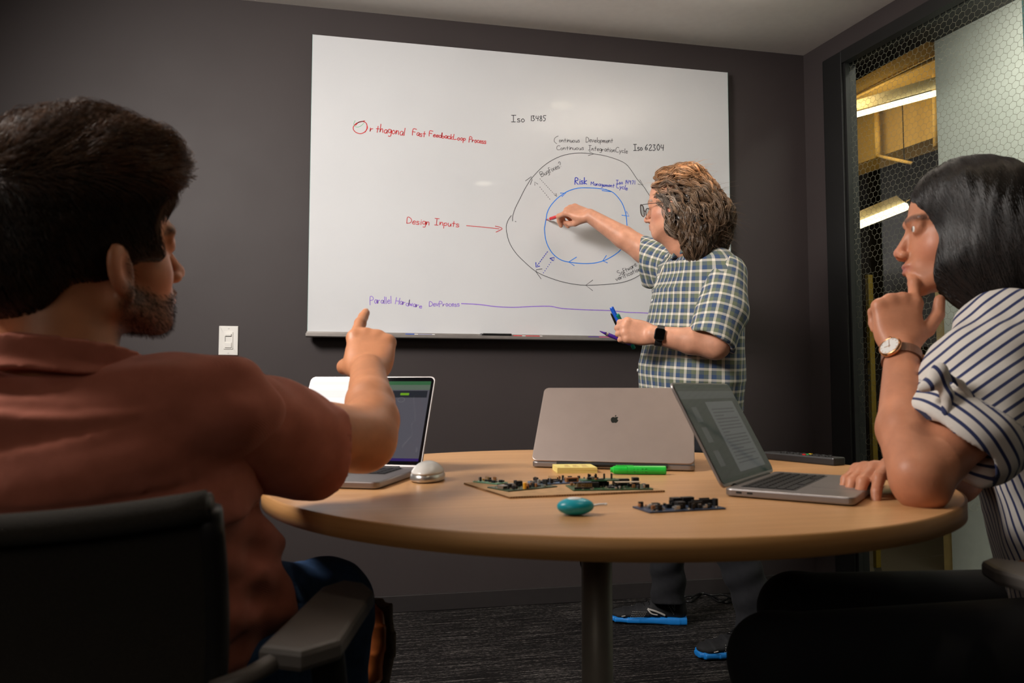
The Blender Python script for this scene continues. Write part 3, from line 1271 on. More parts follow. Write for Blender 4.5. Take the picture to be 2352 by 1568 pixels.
I.stroke([C3(*p) for p in ((640, 358), (655, 270), (700, 180), (780, 90), (860, 30), (930, -10), (1050, -45), (1200, -48), (1340, -38), (1460, -10), (1530, 35), (1600, 120),
                           (1640, 200), (1668, 300), (1678, 400), (1682, 520), (1660, 640), (1600, 745), (1540, 800), (1460, 850), (1380, 888), (1260, 918), (1130, 925),
                           (1000, 915), (880, 895), (800, 860), (720, 790), (660, 690), (630, 590), (620, 480), (628, 420), (640, 358))], 0.0027)
I.stroke([C3(825, 18), C3(892, 20), C3(845, 62)], 0.0026, 1)
I.stroke([C3(1615, 303), C3(1708, 316), C3(1672, 250), C3(1664, 300)], 0.0026, 1)
I.stroke([C3(1415, 822), C3(1368, 890), C3(1428, 915)], 0.0026, 1)
I.stroke([C3(1030, 842), C3(930, 905), C3(1000, 950)], 0.0026, 1)
I.stroke([C2(1160, 990), C2(1215, 1015), C2(1120, 1003)], 0.0026, 1)
I.done('bright blue inner loop with arrowheads', 'blue')
I = Ink()
I.text('Risk', C2(832, 935), C2(965, 935), 14, 0.0026, 22)
I.text('Management', C2(1000, 945), C2(1255, 972), 9, 0.0017, 23)
I.text('Iso', C2(1270, 935), C2(1345, 935), 8.5, 0.0018, 24)
I.text('14971', C2(1368, 935), C2(1475, 935), 8.5, 0.0018, 25)
I.text('Cycle', C2(1270, 972), C2(1392, 1000), 10, 0.0018, 26)
for a, b, n in (((658, 772), (515, 965), 8), ((605, 1045), (735, 860), 7)):
    for i in range(n):
        t0, t1 = i / n, (i + (0.42 if n == 8 else 0.12)) / n
        I.stroke([C3(a[0] + (b[0] - a[0]) * t, a[1] + (b[1] - a[1]) * t) for t in (t0, t1)], 0.0024)
I.stroke([C3(508, 912), C3(510, 970), C3(555, 958)], 0.0028, 1)
I.stroke([C3(690, 858), C3(745, 845), C3(738, 888), C3(690, 858)], 0.0026, 1)
I.done('dark blue words Risk Management Cycle and small dotted arrows', 'navy')
I = Ink()
I.text('Parallel', (850, 698), (901, 696), 17, 0.0019, 30, 15)
I.text('Hardware', (908, 697), (970, 708), 16, 0.0019, 31, 11)
I.text('DevProcess', (986, 703), (1057, 703), 12, 0.0019, 32)
I.stroke([(1060, 697), (1100, 699), (1140, 704), (1180, 705.5), (1215, 704), (1262, 703), (1290, 708), (1340, 711), (1400, 713), (1440, 717), (1470, 718), (1560, 722)], 0.0027)
I.done('purple words Parallel Hardware Dev Process with a long line', 'purple')

# ------------------------------------------------------------------ pens and eraser on the tray
def pen(name, x0, x1, y, z, cap, body, label, band=None, r=0.0065, capleft=True):
    L = x1 - x0
    t = empty(name, (x0, y, z))
    tag(t, label, 'marker', 'markers on the tray')
    RY = Matrix.Rotation(PI / 2, 4, 'Y')
    cl = L * 0.3
    bmo('cap', lathe_bm([(0, 0), (r * .8, 0), (r, 0.002), (r * 1.03, cl), (0, cl)], 16, M=RY), cap, t, smooth=False)
    bmo('barrel', lathe_bm([(0, cl + .0002), (r * .93, cl + .0002), (r * .93, L - .003), (r * .75, L), (0, L)], 16, M=RY), body, t)
    if band:
        bmo('printed_band', lathe_bm([(r * .955, cl + L * .12), (r * .955, L * .9)], 16, M=RY), band, t)
    return t


M_PW = mat('pen_white', (0.78, 0.78, 0.78, 1), 0.35)
M_PR = mat('pen_red', (0.65, 0.012, 0.02, 1), 0.3)
M_PB = mat('pen_blue', (0.01, 0.09, 0.55, 1), 0.3)
M_PG = mat('pen_green', (0.0, 0.20, 0.14, 1), 0.3)
M_PK = mat('pen_black', (0.008, 0.008, 0.009, 1), 0.35)
M_PP = mat('pen_purple', (0.07, 0.02, 0.28, 1), 0.3)
M_PINK = mat('pen_pink', (0.75, 0.06, 0.28, 1), 0.3)
M_LIL = mat('pen_print_grey', (0.30, 0.30, 0.45, 1), 0.4)
TY = BD - 0.058
wx = lambda px: float(on_y(px, 775, TY)[0])
pen('dry_erase_marker', wx(931), wx(999), TY, TZ + 0.0066, M_PB, M_PW, 'white marker with a blue cap lying on the board tray', M_LIL)
pen('dry_erase_marker', wx(1178), wx(1246), TY, TZ + 0.0066, M_PR, M_PW, 'white marker with a red cap lying beside the black eraser', M_PR)
pen('dry_erase_marker', wx(1351), wx(1430), TY, TZ + 0.0066, M_PP, M_PINK, 'pink marker with a purple cap at the right of the tray')
e0, e1 = wx(1103), wx(1174)
er = empty('board_eraser', (e0, TY, TZ))
tag(er, 'black felt board eraser lying on the board tray', 'eraser')
box('felt_pad', (0.006, -0.016, 0.0), (e1 - e0, 0.016, 0.011), mat('felt_black', (0.006, 0.006, 0.006, 1), 0.95), er, bev=0.001)
box('grip', (0.008, -0.016, 0.0112), (e1 - e0, 0.016, 0.019), M_PK, er, bev=0.003)
box('end_cap', (0.0, -0.015, 0.001), (0.0058, 0.015, 0.018), mat('eraser_grey', (0.12, 0.12, 0.13, 1), 0.5), er, bev=0.001)
# ------------------------------------------------------------------ round table
TC = np.array([0.4326, 1.3381])
TR = 0.5846


def wood(edge=False):
    m = NT('maple_edge' if edge else 'maple_top')
    if edge:
        c = m.coord('Object', (2.5, 2.5, 130))
    else:
        c = m.coord('Object', (3.0, 90, 3.0))
    n1 = m.noise(c, 1.0, 5, 0.6, 0.4)
    c2 = m.coord('Object', (1.2, 9, 3) if not edge else (3, 3, 20))
    n2 = m.noise(c2, 1.0, 3, 0.5, 0.8)
    f = m.math('ADD', m.math('MULTIPLY', n1, 0.6), m.math('MULTIPLY', n2, 0.4))
    a = ((0.38, 0.18, 0.055, 1), (0.54, 0.28, 0.10, 1)) if edge else ((0.52, 0.265, 0.105, 1), (0.66, 0.365, 0.165, 1))
    m.set(col=m.ramp(f, [(0.35, a[0]), (0.65, a[1])]), rough=0.34 if not edge else 0.5, spec=0.5)
    m.bump(n1, 0.05, 0.0006)
    return m.m


tb = empty('round_table', (TC[0], TC[1], 0))
tag(tb, 'round maple meeting table on one grey pole in the middle of the room', 'table')
bmo('tabletop', lathe_bm([(0, TT - 0.025), (TR - 0.002, TT - 0.025), (TR - 0.002, TT - 0.0015), (TR - 0.0035, TT), (0, TT)], 180), wood(), tb)
bm = lathe_bm([(TR - 0.0018, TT - 0.026), (TR, TT - 0.0255), (TR, TT - 0.0016), (TR - 0.0018, TT - 0.0004)], 180)
o = bmo('edge_band', bm, wood(True), tb, smooth=True)
M_POLE = mat('pole_grey_metal', (0.34, 0.31, 0.26, 1), 0.45, 0.2)
bmo('pole', lathe_bm([(0, 0.0), (0.028, 0.0), (0.028, TT - 0.04), (0, TT - 0.04)], 40), M_POLE, tb, smooth=True)
bmo('mounting_plate', lathe_bm([(0.0285, TT - 0.045), (0.11, TT - 0.034), (0.11, TT - 0.0255), (0.0285, TT - 0.0255)], 32), M_BLACKF, tb, smooth=False)
bmo('base_disc', lathe_bm([(0.0285, 0.022), (0.30, 0.010), (0.335, 0.004), (0.335, 0.0), (0.0285, 0.0)], 64), M_POLE, tb, smooth=False)
cb = catmull([at(1333, 1278, 1.50), at(1336, 1300, 1.50), at(1350, 1335, 1.50), at(1372, 1400, 1.50), at(1372, 1500, 1.50), at(1370, 1620, 1.50), at(1370, 1850, 1.52), (0.56, 1.62, 0.045), (0.62, 1.72, 0.03)], 8)
tag(tube('black_cable', cb, 0.0022, M_PK, n=6), 'thin black cable hanging from under the table beside the pole', 'cable')

# ------------------------------------------------------------------ laptops
M_ALG = mat('space_grey_aluminium', (0.30, 0.275, 0.27, 1), 0.42, 0.85, noise=0.03)
M_ALP = mat('warm_grey_aluminium', (0.37, 0.30, 0.27, 1), 0.46, 0.8, noise=0.02)
M_KEY = mat('black_key', (0.012, 0.012, 0.013, 1), 0.5)
M_SCRB = mat('screen_bezel_glass', (0.004, 0.004, 0.005, 1), 0.04, spec=0.35)
M_PORT = mat('port_black', (0.004, 0.004, 0.004, 1), 0.6)


def screen_mat(name, col, e):
    if name in MATS:
        return MATS[name]
    m = NT(name)
    m.set(col=(0.006, 0.006, 0.007, 1), rough=0.05, spec=0.24, emit=col, estr=e)
    MATS[name] = m.m
    return m.m


def laptop(label, hx, hy, yaw, a, w, l, dep, alu, keys=True, lid_alu=None):
    t = empty('laptop', (hx, hy, TT), yaw)
    tag(t, label, 'laptop')
    zb = 0.0125
    bm = prism(rrect(w, dep, 0.011, 5, 0, -dep / 2), 0.0018, zb, 0.0022, 2)
    base = bmo('base', bm, alu, t)
    for sx in (-1, 1):
        for sy in (0.1, 0.9):
            bmo('rubber_foot', lathe_bm([(0, 0), (0.007, 0), (0.008, 0.0022), (0, 0.0022)], 12, M=Matrix.Translation((sx * w * 0.42, -dep * sy, 0))), M_PORT, base)
    kw, kd, ky = w * 0.78, dep * 0.42, -dep * 0.10
    bmo('keyboard_well', prism(rrect(kw + 0.004, kd + 0.004, 0.002, 2, 0, ky - kd / 2), zb, zb + 0.0003), mat('key_well', (0.02, 0.02, 0.021, 1), 0.6), base)
    bmo('trackpad', prism(rrect(w * 0.38, dep * 0.36, 0.004, 3, 0, -dep * 0.76), zb, zb + 0.0004), alu, base)
    if keys:
        kx, kz = kw / 14.5, kd / 5.6
        kme = None
        for r in range(6):
            n = 14
            ph = kz * (0.55 if r == 0 else 0.96)
            yy = ky - (0 if r == 0 else kz * (r - 0.42))
            xs = [(-kw / 2 + (i + 0.5) * kw / n, kw / n) for i in range(n)]
            if r == 5:
                xs = xs[:3] + [(0.0 - kw * 0.01, kw / n * 5.4)] + xs[-4:]
            for x, kwid in xs:
                if r in (0, 5):
                    me = bpy.data.meshes.new('key')
                    b2 = prism(rrect(kwid * 0.86, ph * 0.84, 0.0012, 1), 0, 0.0011)
                    b2.to_mesh(me)
                    b2.free()
                else:
                    if kme is None:
                        kme = bpy.data.meshes.new('key')
                        b2 = prism(rrect(kwid * 0.86, ph * 0.84, 0.0012, 1), 0, 0.0011)
                        b2.to_mesh(kme)
                        b2.free()
                    me = kme
                obj('key', me, M_KEY, base, (x, yy - ph / 2, zb + 0.0003))
    for i in range(2):
        bmo('port', prism(rrect(0.009, 0.003, 0.0014, 3), 0, 0.0006).copy() if False else _side_port(w, i), M_PORT, base)
    # lid: local frame, y of the lid runs up the lid, front face looks to the user
    lid = empty('lid_axis', (0, 0, zb + 0.001))
    bpy.data.objects.remove(lid)
    Ml = Matrix.Translation((0, 0, zb)) @ Matrix.Rotation(PI / 2 - a, 4, 'X')
    bm = prism(rrect(w, l, 0.011, 6, 0, l / 2), -0.0045, -0.0005, 0.0012, 2)
    bm.transform(Ml)
    lido = bmo('lid', bm, lid_alu or alu, t)
    bm = prism(rrect(w - 0.006, l - 0.008, 0.009, 5, 0, l / 2 + 0.001), -0.0005, 0.0003)
    bm.transform(Ml)
    scr = bmo('screen', bm, M_SCRB, lido)
    bm = lathe_bm([(0, -w * 0.34), (0.0052, -w * 0.34), (0.0052, w * 0.34), (0, w * 0.34)], 12, M=Matrix.Rotation(PI / 2, 4, 'Y'))
    bm.transform(Matrix.Translation((0, -0.001, zb - 0.003)))
    bmo('hinge', bm, M_PORT, t)
    return t, lido, scr, Ml


def _side_port(w, i):
    bm = prism(rrect(0.0085, 0.0028, 0.0013, 3), 0, 0.0005)
    bm.transform(Matrix.Translation((-w / 2 + 0.0001, -0.022 - i * 0.016, 0.0075)) @ Matrix.Rotation(-PI / 2, 4, 'Y') @ Matrix.Rotation(PI / 2, 4, 'Z'))
    return bm


def panel(name, Ml, par, x0, y0, x1, y1, m, lift=0.0005, r=0.0):
    pts = rrect(x1 - x0, y1 - y0, r, 4, (x0 + x1) / 2, (y0 + y1) / 2) if r else [(x0, y0), (x1, y0), (x1, y1), (x0, y1)]
    bm = prism(pts, 0.0003, lift)
    bm.transform(Ml)
    return bmo(name, bm, m, par)


def logo(Ml, par, cx, cy, s, m, z):
    A = [(0, .62), (.12, .68), (.28, .74), (.45, .70), (.57, .60), (.46, .48), (.41, .32), (.45, .15), (.60, .02), (.52, -.22), (.38, -.45), (.24, -.55), (.10, -.51), (0, -.48),
         (-.10, -.51), (-.24, -.55), (-.38, -.46), (-.54, -.20), (-.61, .08), (-.60, .36), (-.48, .60), (-.28, .73), (-.12, .69)]
    B = [(0.0, .80), (.02, .98), (.20, 1.14), (.20, .95), (.10, .83)]
    bm = bmesh.new()
    for P in (A, B):
        Q = catmull(P, 4, True)
        vs = [bm.verts.new((cx - q[0] * s, cy + q[1] * s, z)) for q in Q]
        bm.faces.new(vs)
    bm.transform(Ml)
    return bmo('logo', bm, m, par)


def text_lines(Ml, par, x0, x1, y0, n, dy, m, seed=0, h=0.35, lift=0.0006):
    rnd = random.Random(seed)
    bm = bmesh.new()
    for i in range(n):
        y = y0 - i * dy
        x = x0
        end = x1 if rnd.random() > 0.3 else x0 + (x1 - x0) * rnd.uniform(0.3, 0.8)
        while x < end:
            wl = rnd.uniform(0.003, 0.009)
            b = min(x + wl, end)
            vs = [bm.verts.new(v) for v in ((x, y, lift), (b, y, lift), (b, y + dy * h, lift), (x, y + dy * h, lift))]
            bm.faces.new(vs)
            x = b + 0.0018
    bm.transform(Ml)
    o = bmo('text_lines', bm, m, par)
    o['kind'] = 'stuff'
    return o


# centre laptop, lid back towards us
t, lid, scr, Ml = laptop('grey laptop in the table centre with its lid back and dark fruit logo facing us', 0.4909, 1.4226, 2.7045, -0.7668, 0.3189, 0.2018, 0.212, M_ALG, keys=False, lid_alu=M_ALP)
logo(Ml, lid, 0, 0.108, 0.0128, mat('logo_dark_mirror', (0.03, 0.035, 0.03, 1), 0.12, 0.6), -0.0047)
# left laptop, screen towards us
t, lid, scr, Ml = laptop('silver laptop on the left with its lit screen behind the pointing arm', -0.0044, 1.4649, -0.3956, 0.4835, 0.2663, 0.1931, 0.22, M_ALG)
w_, l_ = 0.2663, 0.1931
S = lambda n, c, e: screen_mat(n, c, e)
pg = panel('display', Ml, scr, -w_ / 2 + 0.008, 0.012, w_ / 2 - 0.008, l_ - 0.012, S('page_grey', (0.10, 0.095, 0.115, 1), 0.75), 0.00034)
panel('tab_bar', Ml, scr, -w_ / 2 + 0.008, l_ - 0.020, w_ / 2 - 0.008, l_ - 0.012, S('tab_green', (0.035, 0.13, 0.05, 1), 0.8), 0.00042)
panel('address_bar', Ml, scr, -w_ / 2 + 0.008, l_ - 0.031, w_ / 2 - 0.008, l_ - 0.020, S('addr_green', (0.11, 0.15, 0.11, 1), 0.8), 0.00042)
panel('menu_bar', Ml, scr, -w_ / 2 + 0.008, l_ - 0.048, w_ / 2 - 0.012, l_ - 0.033, S('menu_dark', (0.015, 0.018, 0.025, 1), 0.8), 0.00042)
panel('menu_button', Ml, scr, 0.066, l_ - 0.043, 0.084, l_ - 0.038, S('button_lime', (0.14, 0.33, 0.01, 1), 0.9), 0.0005, 0.001)
panel('taskbar', Ml, scr, -w_ / 2 + 0.008, 0.012, w_ / 2 - 0.008, 0.0175, S('taskbar_purple', (0.03, 0.012, 0.12, 1), 0.8), 0.00042)
panel('call_button', Ml, scr, 0.028, 0.086, 0.060, 0.093, S('button_black', (0.006, 0.006, 0.008, 1), 0.8), 0.0005)
for i in range(6):
    text_lines(Ml, scr, 0.026 + (i % 3) * 0.004, 0.056, 0.080 - i * 0.0045, 1, 0.004, S('text_dim', (0.035, 0.035, 0.06, 1), 0.8), i)
for i, (x, y, r) in enumerate(((0.070, 0.140, 0.0065), (0.050, 0.142, 0.004), (0.040, 0.122, 0.006))):
    q = [(x + r * 1.1 * math.cos(k / 16 * 2 * PI), y + r * 0.8 * math.sin(k / 16 * 2 * PI), 0.0006) for k in range(16)]
    bm = bmesh.new()
    tube_bm(bm, q, 0.0003, 4, True)
    bm.transform(Ml)
    bmo('outline_icon', bm, S('icon_grey', (0.2, 0.2, 0.2, 1), 0.7), scr)
# right laptop, used by the woman
t, lid, scr, Ml = laptop('grey laptop on the right under the woman\'s hand, seen from its side', 0.6317, 1.1352, 0.7728, 0.4788, 0.2752, 0.1761, 0.1784, M_ALG)
w_, l_ = 0.2752, 0.1761
panel('display', Ml, scr, -w_ / 2 + 0.006, 0.011, w_ / 2 - 0.006, l_ - 0.010, S('viewer_dark', (0.020, 0.018, 0.017, 1), 0.5), 0.00034)
panel('window_bar', Ml, scr, -w_ / 2 + 0.006, l_ - 0.030, w_ / 2 - 0.006, l_ - 0.016, S('viewer_bar', (0.055, 0.050, 0.052, 1), 0.5), 0.00042)
panel('document_page', Ml, scr, -0.035, 0.016, 0.105, l_ - 0.036, S('page_dim', (0.085, 0.080, 0.082, 1), 0.55), 0.00042)
for i, y in enumerate((0.045, 0.085, 0.12)):
    panel('thumbnail', Ml, scr, -0.108, y - 0.014, -0.085, y + 0.012, S('thumb_dim', (0.06, 0.055, 0.055, 1), 0.8 if i == 2 else 0.5), 0.00042)
text_lines(Ml, scr, -0.02, 0.09, 0.125, 17, 0.006, S('doc_text', (0.03, 0.028, 0.028, 1), 0.8), 7)

# ------------------------------------------------------------------ small things on the table
mp = on_z(985, 1106, TT)
ms = empty('computer_mouse', (mp[0], mp[1] + 0.02, TT), -0.28)
tag(ms, 'white computer mouse with a silver belly near the left laptop', 'computer mouse')
s = SDF()
s.ell((0, 0, 0.004), (0.030, 0.052, 0.030), k=0.004)
s.plane((0, 0, 0.0135), (0, 0, -1), k=0.003)
s.ell((0, -0.075, -0.012), (0.05, 0.035, 0.035), k=0.004, mode='sub')
s.build('shell', mat('mouse_white', (0.72, 0.70, 0.66, 1), 0.25, noise=0.01), ms, 0.0016)
s = SDF()
s.ell((0, 0, 0.006), (0.0295, 0.050, 0.020), k=0.002)
s.plane((0, 0, 0.0012), (0, 0, -1), k=0.002)
s.plane((0, 0, 0.0150), (0, 0, 1), k=0.002)
s.build('belly', mat('mouse_silver', (0.55, 0.53, 0.50, 1), 0.3, 0.8), ms, 0.0014)
box('glide_strip', (-0.014, -0.030, 0.0), (0.014, 0.030, 0.0016), M_PORT, ms)

# cardboard sheet
cq = [np.array([0.176, 1.254]), np.array([0.218, 1.079]), np.array([0.466, 1.100]), np.array([0.424, 1.270])]
cc = sum(cq) / 4
cd = tag(empty('cardboard_sheet', (cc[0], cc[1], TT)), 'flat sheet of brown corrugated cardboard under the green circuit boards', 'cardboard')
M_CARD = mat('cardboard_brown', (0.42, 0.25, 0.12, 1), 0.85, noise=0.15, nscale=60)
pts = []
rnd = random.Random(3)
for i in range(4):
    a, b = cq[i] - cc, cq[(i + 1) % 4] - cc
    for k in range(8):
        q = a + (b - a) * k / 8
        j = 0.0012 if k else 0
        pts.append((q[0] + rnd.uniform(-j, j), q[1] + rnd.uniform(-j, j)))
bmo('sheet', prism(pts, 0.0002, 0.0030), M_CARD, cd)
fl = bmesh.new()
for i in range(60):
    for side in (0, 1):
        a, b = (cq[0] - cc, cq[1] - cc) if side == 0 else (cq[1] - cc, cq[2] - cc)
        q = a + (b - a) * (i + 0.5) / 60
        box_bm((q[0] - 0.0008, q[1] - 0.0008, 0.0008), (q[0] + 0.0008, q[1] + 0.0008, 0.0024), bm=fl)
o = bmo('flute_edge', fl, mat('cardboard_dark', (0.20, 0.11, 0.05, 1), 0.9), cd)
o['kind'] = 'stuff'

M_CHIP = mat('chip_black', (0.012, 0.012, 0.013, 1), 0.45)
M_PIN = mat('pin_gold', (0.65, 0.48, 0.18, 1), 0.3, 0.9)
M_TIN = mat('tin_metal', (0.55, 0.55, 0.55, 1), 0.3, 0.9)
M_COP = mat('copper_coil', (0.45, 0.20, 0.08, 1), 0.4, 0.5)
M_ORG = mat('cap_orange', (0.75, 0.35, 0.02, 1), 0.4)
M_SMD = mat('smd_tan', (0.45, 0.35, 0.25, 1), 0.5)


def pcb(label, c, yaw, w, d, z, col, parts, seed=0, nsmd=26):
    m = mat('pcb_' + '%d' % seed, col, 0.35, noise=0.25, nscale=400)
    t = empty('circuit_board', (c[0], c[1], z), yaw)
    tag(t, label, 'circuit board', 'loose circuit boards on the table')
    bmo('substrate', prism(rrect(w, d, 0.0015, 2), 0.0, 0.0016), m, t)
    zb = 0.0016
    rnd = random.Random(seed)
    for kind, x, y, *r in parts:
        x, y = x * w / 2, y * d / 2
        if kind == 'chip':
            sx, sy, h = r
            o = box('chip', (x - sx / 2, y - sy / 2, zb + 0.0003), (x + sx / 2, y + sy / 2, zb + h), M_CHIP, t, bev=0.0002, seg=1)
            b2 = bmesh.new()
            n = max(3, int(sx / 0.0018))
            for i in range(n):
                xx = x - sx / 2 + (i + .5) * sx / n
                for sg in (-1, 1):
                    box_bm((xx - .0003, y + sg * sy / 2 - .0009, zb), (xx + .0003, y + sg * sy / 2 + .0009, zb + .0006), bm=b2)
            bmo('chip_legs', b2, M_TIN, o)['kind'] = 'stuff'
        elif kind == 'header':
            n, rows, ax, h = r
            sx, sy = (n * .00254, rows * .00254) if ax == 'x' else (rows * .00254, n * .00254)
            o = box('pin_header', (x - sx / 2, y - sy / 2, zb), (x + sx / 2, y + sy / 2, zb + h), M_CHIP, t, bev=0.0002, seg=1)
            b2 = bmesh.new()
            for i in range(n):
                for j in range(rows):
                    px = x + ((i - (n - 1) / 2) if ax == 'x' else (j - (rows - 1) / 2)) * .00254
                    py = y + ((j - (rows - 1) / 2) if ax == 'x' else (i - (n - 1) / 2)) * .00254
                    box_bm((px - .0003, py - .0003, zb + h), (px + .0003, py + .0003, zb + h + (.0055 if h < .004 else .0004)), bm=b2)
            bmo('pins', b2, M_PIN if h < .004 else M_PORT, o)['kind'] = 'stuff'
        elif kind == 'conn':
            sx, sy, h, mm = r
            o = box('connector', (x - sx / 2, y - sy / 2, zb), (x + sx / 2, y + sy / 2, zb + h), mm, t, bev=0.0004, seg=1)
            box('opening', (x - sx * .35, y - sy / 2 - .0002, zb + h * .2), (x + sx * .35, y - sy / 2 + .0006, zb + h * .75), M_PORT, o)
        elif kind == 'can':
            rr, h, mm = r
            bmo('capacitor', lathe_bm([(0, 0), (rr, 0), (rr, h * .93), (rr * .8, h), (0, h)], 14, M=Matrix.Translation((x, y, zb))), mm, t)
        elif kind == 'plate':
            sx, sy, h, mm = r
            box('shield', (x - sx / 2, y - sy / 2, zb + h - .001), (x + sx / 2, y + sy / 2, zb + h), mm, t, bev=0.0002, seg=1)
            for sg in (-1, 1):
                box('shield_post', (x + sg * sx * .4 - .001, y - .001, zb), (x + sg * sx * .4 + .001, y + .001, zb + h - .001), M_TIN, t)
    b2 = bmesh.new()
    for i in range(nsmd):
        x, y = rnd.uniform(-.46, .46) * w, rnd.uniform(-.46, .46) * d
        a = rnd.choice((.0008, .0005))
        box_bm((x - .0010, y - a, zb), (x + .0010, y + a, zb + rnd.uniform(.0006, .0014)), bm=b2)
    bmo('surface_parts', b2, M_SMD, t)['kind'] = 'stuff'
    for mm, nn in ((M_CHIP, nsmd // 3), (M_TIN, nsmd // 6), (M_COP, nsmd // 12)):
        b2 = bmesh.new()
        for i in range(nn):
            x, y = rnd.uniform(-.44, .44) * w, rnd.uniform(-.44, .44) * d
            a, b = rnd.uniform(.001, .0032), rnd.uniform(.001, .003)
            box_bm((x - a, y - b, zb), (x + a, y + b, zb + rnd.uniform(.002, .0075)), .0002, 1, bm=b2)
        bmo('small_parts', b2, mm, t)['kind'] = 'stuff'
    return t


ZC = TT + 0.0032
GRN = (0.03, 0.085, 0.035, 1)
c = on_z(1126, 1108, ZC)
pcb('small pale green circuit board at the left end of the cardboard', c, -0.9, 0.054, 0.028, ZC, (0.16, 0.36, 0.24, 1),
    [('header', -.3, .1, 3, 2, 'x', .0025), ('chip', .3, 0, .012, .008, .0018), ('can', -.7, .3, .0018, .003, M_ORG)], 1, 18)
c = on_z(1200, 1119, ZC)
pcb('dark green circuit board with an orange capacitor at its front corner', c, 0.42, 0.096, 0.058, ZC, (0.055, 0.085, 0.05, 1),
    [('conn', -.86, -.15, .010, .014, .0055, M_TIN), ('conn', -.62, -.1, .006, .013, .0068, M_CHIP), ('header', -.1, .15, 5, 2, 'x', .008), ('header', .12, .55, 4, 1, 'x', .0025),
     ('can', -.30, -.88, .0028, .0095, M_ORG), ('header', .8, -.3, 4, 1, 'y', .0085), ('chip', .4, -.4, .01, .01, .002), ('can', .55, .4, .002, .006, M_CHIP)], 2, 40)
c = on_z(1290, 1101, ZC + .006)
b3 = pcb('blue grey circuit board lying across the back of the pile', (c[0], c[1] + .01), 0.15, 0.100, 0.044, ZC + .0002, (0.10, 0.16, 0.27, 1),
    [('header', -.1, .72, 8, 1, 'x', .0025), ('chip', -.2, 0, .014, .010, .002), ('conn', .3, -.6, .022, .008, .0075, M_COP), ('can', .75, .3, .0025, .007, M_CHIP), ('header', -.85, 0, 5, 1, 'y', .0085),
     ('can', .2, .5, .002, .0085, M_CHIP)], 3, 46)
c = on_z(1398, 1120, ZC)
pcb('large green circuit board with black sockets at the right end of the cardboard', c, -0.08, 0.126, 0.062, ZC, GRN,
    [('conn', -.55, -.2, .034, .007, .0085, M_CHIP), ('header', -.72, -.72, 11, 1, 'x', .0030), ('plate', .44, -.35, .040, .012, .009, M_SMD), ('conn', .75, .45, .010, .010, .0125, M_CHIP),
     ('conn', .38, .5, .026, .010, .0105, M_CHIP), ('header', .9, -.5, 3, 2, 'x', .005), ('header', -.15, .75, 10, 2, 'x', .0085), ('chip', .02, -.4, .012, .012, .002),
     ('can', .18, -.75, .002, .004, M_TIN)], 4, 60)
c2_ = on_z(1378, 1100, ZC + .015)
pcb('small green circuit board stacked on black sockets with four upright posts', (c[0] - .012, c[1] + .012), -0.05, 0.060, 0.026, ZC + .0108, (0.03, 0.13, 0.06, 1),
    [('header', -.55, .1, 1, 1, 'x', .0085), ('header', -.15, .15, 1, 1, 'x', .0085), ('header', .3, .1, 1, 1, 'x', .0085), ('header', .7, .1, 1, 1, 'x', .0085), ('chip', .0, -.6, .010, .006, .0016)], 5, 14)
ca, cb_ = on_z(1470, 1176, TT), on_z(1650, 1162, TT)
cm = (ca + cb_) / 2
pcb('dark blue circuit board lying alone near the front edge of the table', (cm[0], cm[1] + .004), 0.10, 0.112, 0.050, TT + .0004, (0.035, 0.055, 0.10, 1),
    [('conn', -.05, -.30, .012, .010, .0085, M_CHIP), ('header', .30, -.55, 8, 1, 'x', .0085), ('header', .64, .0, 13, 1, 'x', .0085), ('conn', .10, .72, .014, .011, .010, M_CHIP), ('conn', .42, .75, .017, .009, .010, M_CHIP),
     ('header', .82, .5, 6, 1, 'x', .0085), ('conn', .93, -.2, .005, .007, .010, M_CHIP), ('header', -.5, .5, 4, 2, 'x', .005), ('header', -.3, -.1, 3, 2, 'x', .005), ('chip', -.6, -.2, .010, .010, .002),
     ('can', -.75, .2, .002, .004, M_TIN)], 6, 60)

# sticky notes and highlighter
a, b = on_z(1270, 1084, TT), on_z(1386, 1090, TT)
m_ = (a + b) / 2
sn = tag(empty('sticky_note_pad', (m_[0] + .004, m_[1] + .036, TT), -0.12), 'pad of pale yellow sticky notes behind the circuit boards', 'note pad')
M_YEL = mat('note_yellow', (0.80, 0.66, 0.22, 1), 0.8, noise=0.02)
for i in range(7):
    r_ = random.Random(i)
    bmo('note', prism([(-.038 + r_.uniform(-.0004, .0004), -.034), (.038, -.034 + r_.uniform(-.0004, .0004)), (.038, .034), (-.038, .034)], .0002 + i * .0015, .0002 + i * .0015 + .00135), M_YEL, sn)
bm = bmesh.new()
for i in range(5):
    for x in (-.022, -.006, .012):
        box_bm((x + i * .001, -.022 + i * .009, .01065), (x + .012, -.0212 + i * .009, .0108), bm=bm)
bmo('pencil_writing', bm, mat('note_ink', (0.55, 0.22, 0.15, 1), 0.7), sn)['kind'] = 'stuff'
a, b = on_z(1402, 1089, TT), on_z(1530, 1090, TT)
L = float(np.linalg.norm(b - a))
hl = tag(empty('highlighter', (a[0], a[1], TT + .0083), math.atan2(b[1] - a[1], b[0] - a[0])), 'green highlighter pen lying in front of the centre laptop', 'highlighter')
M_HG = mat('highlighter_green', (0.02, 0.62, 0.06, 1), 0.25, noise=0.02, trans=0.15)
RY = Matrix.Rotation(PI / 2, 4, 'Y')
bmo('cap', lathe_bm([(0, 0), (.0045, 0), (.0052, .004), (.0070, .006), (.0078, .014), (.0078, L * .3), (0, L * .3)], 20, M=RY), M_HG, hl)
bmo('barrel', lathe_bm([(0, L * .3 + .0003), (.0081, L * .3 + .0003), (.0081, L - .002), (.0070, L), (0, L)], 20, M=RY), mat('highlighter_barrel', (0.02, 0.50, 0.05, 1), 0.3), hl)
bm = box_bm((.010, -.003, .0072), (L * .3 + .012, .003, .0088), .0006, 1)
bmo('clip', bm, M_HG, hl)
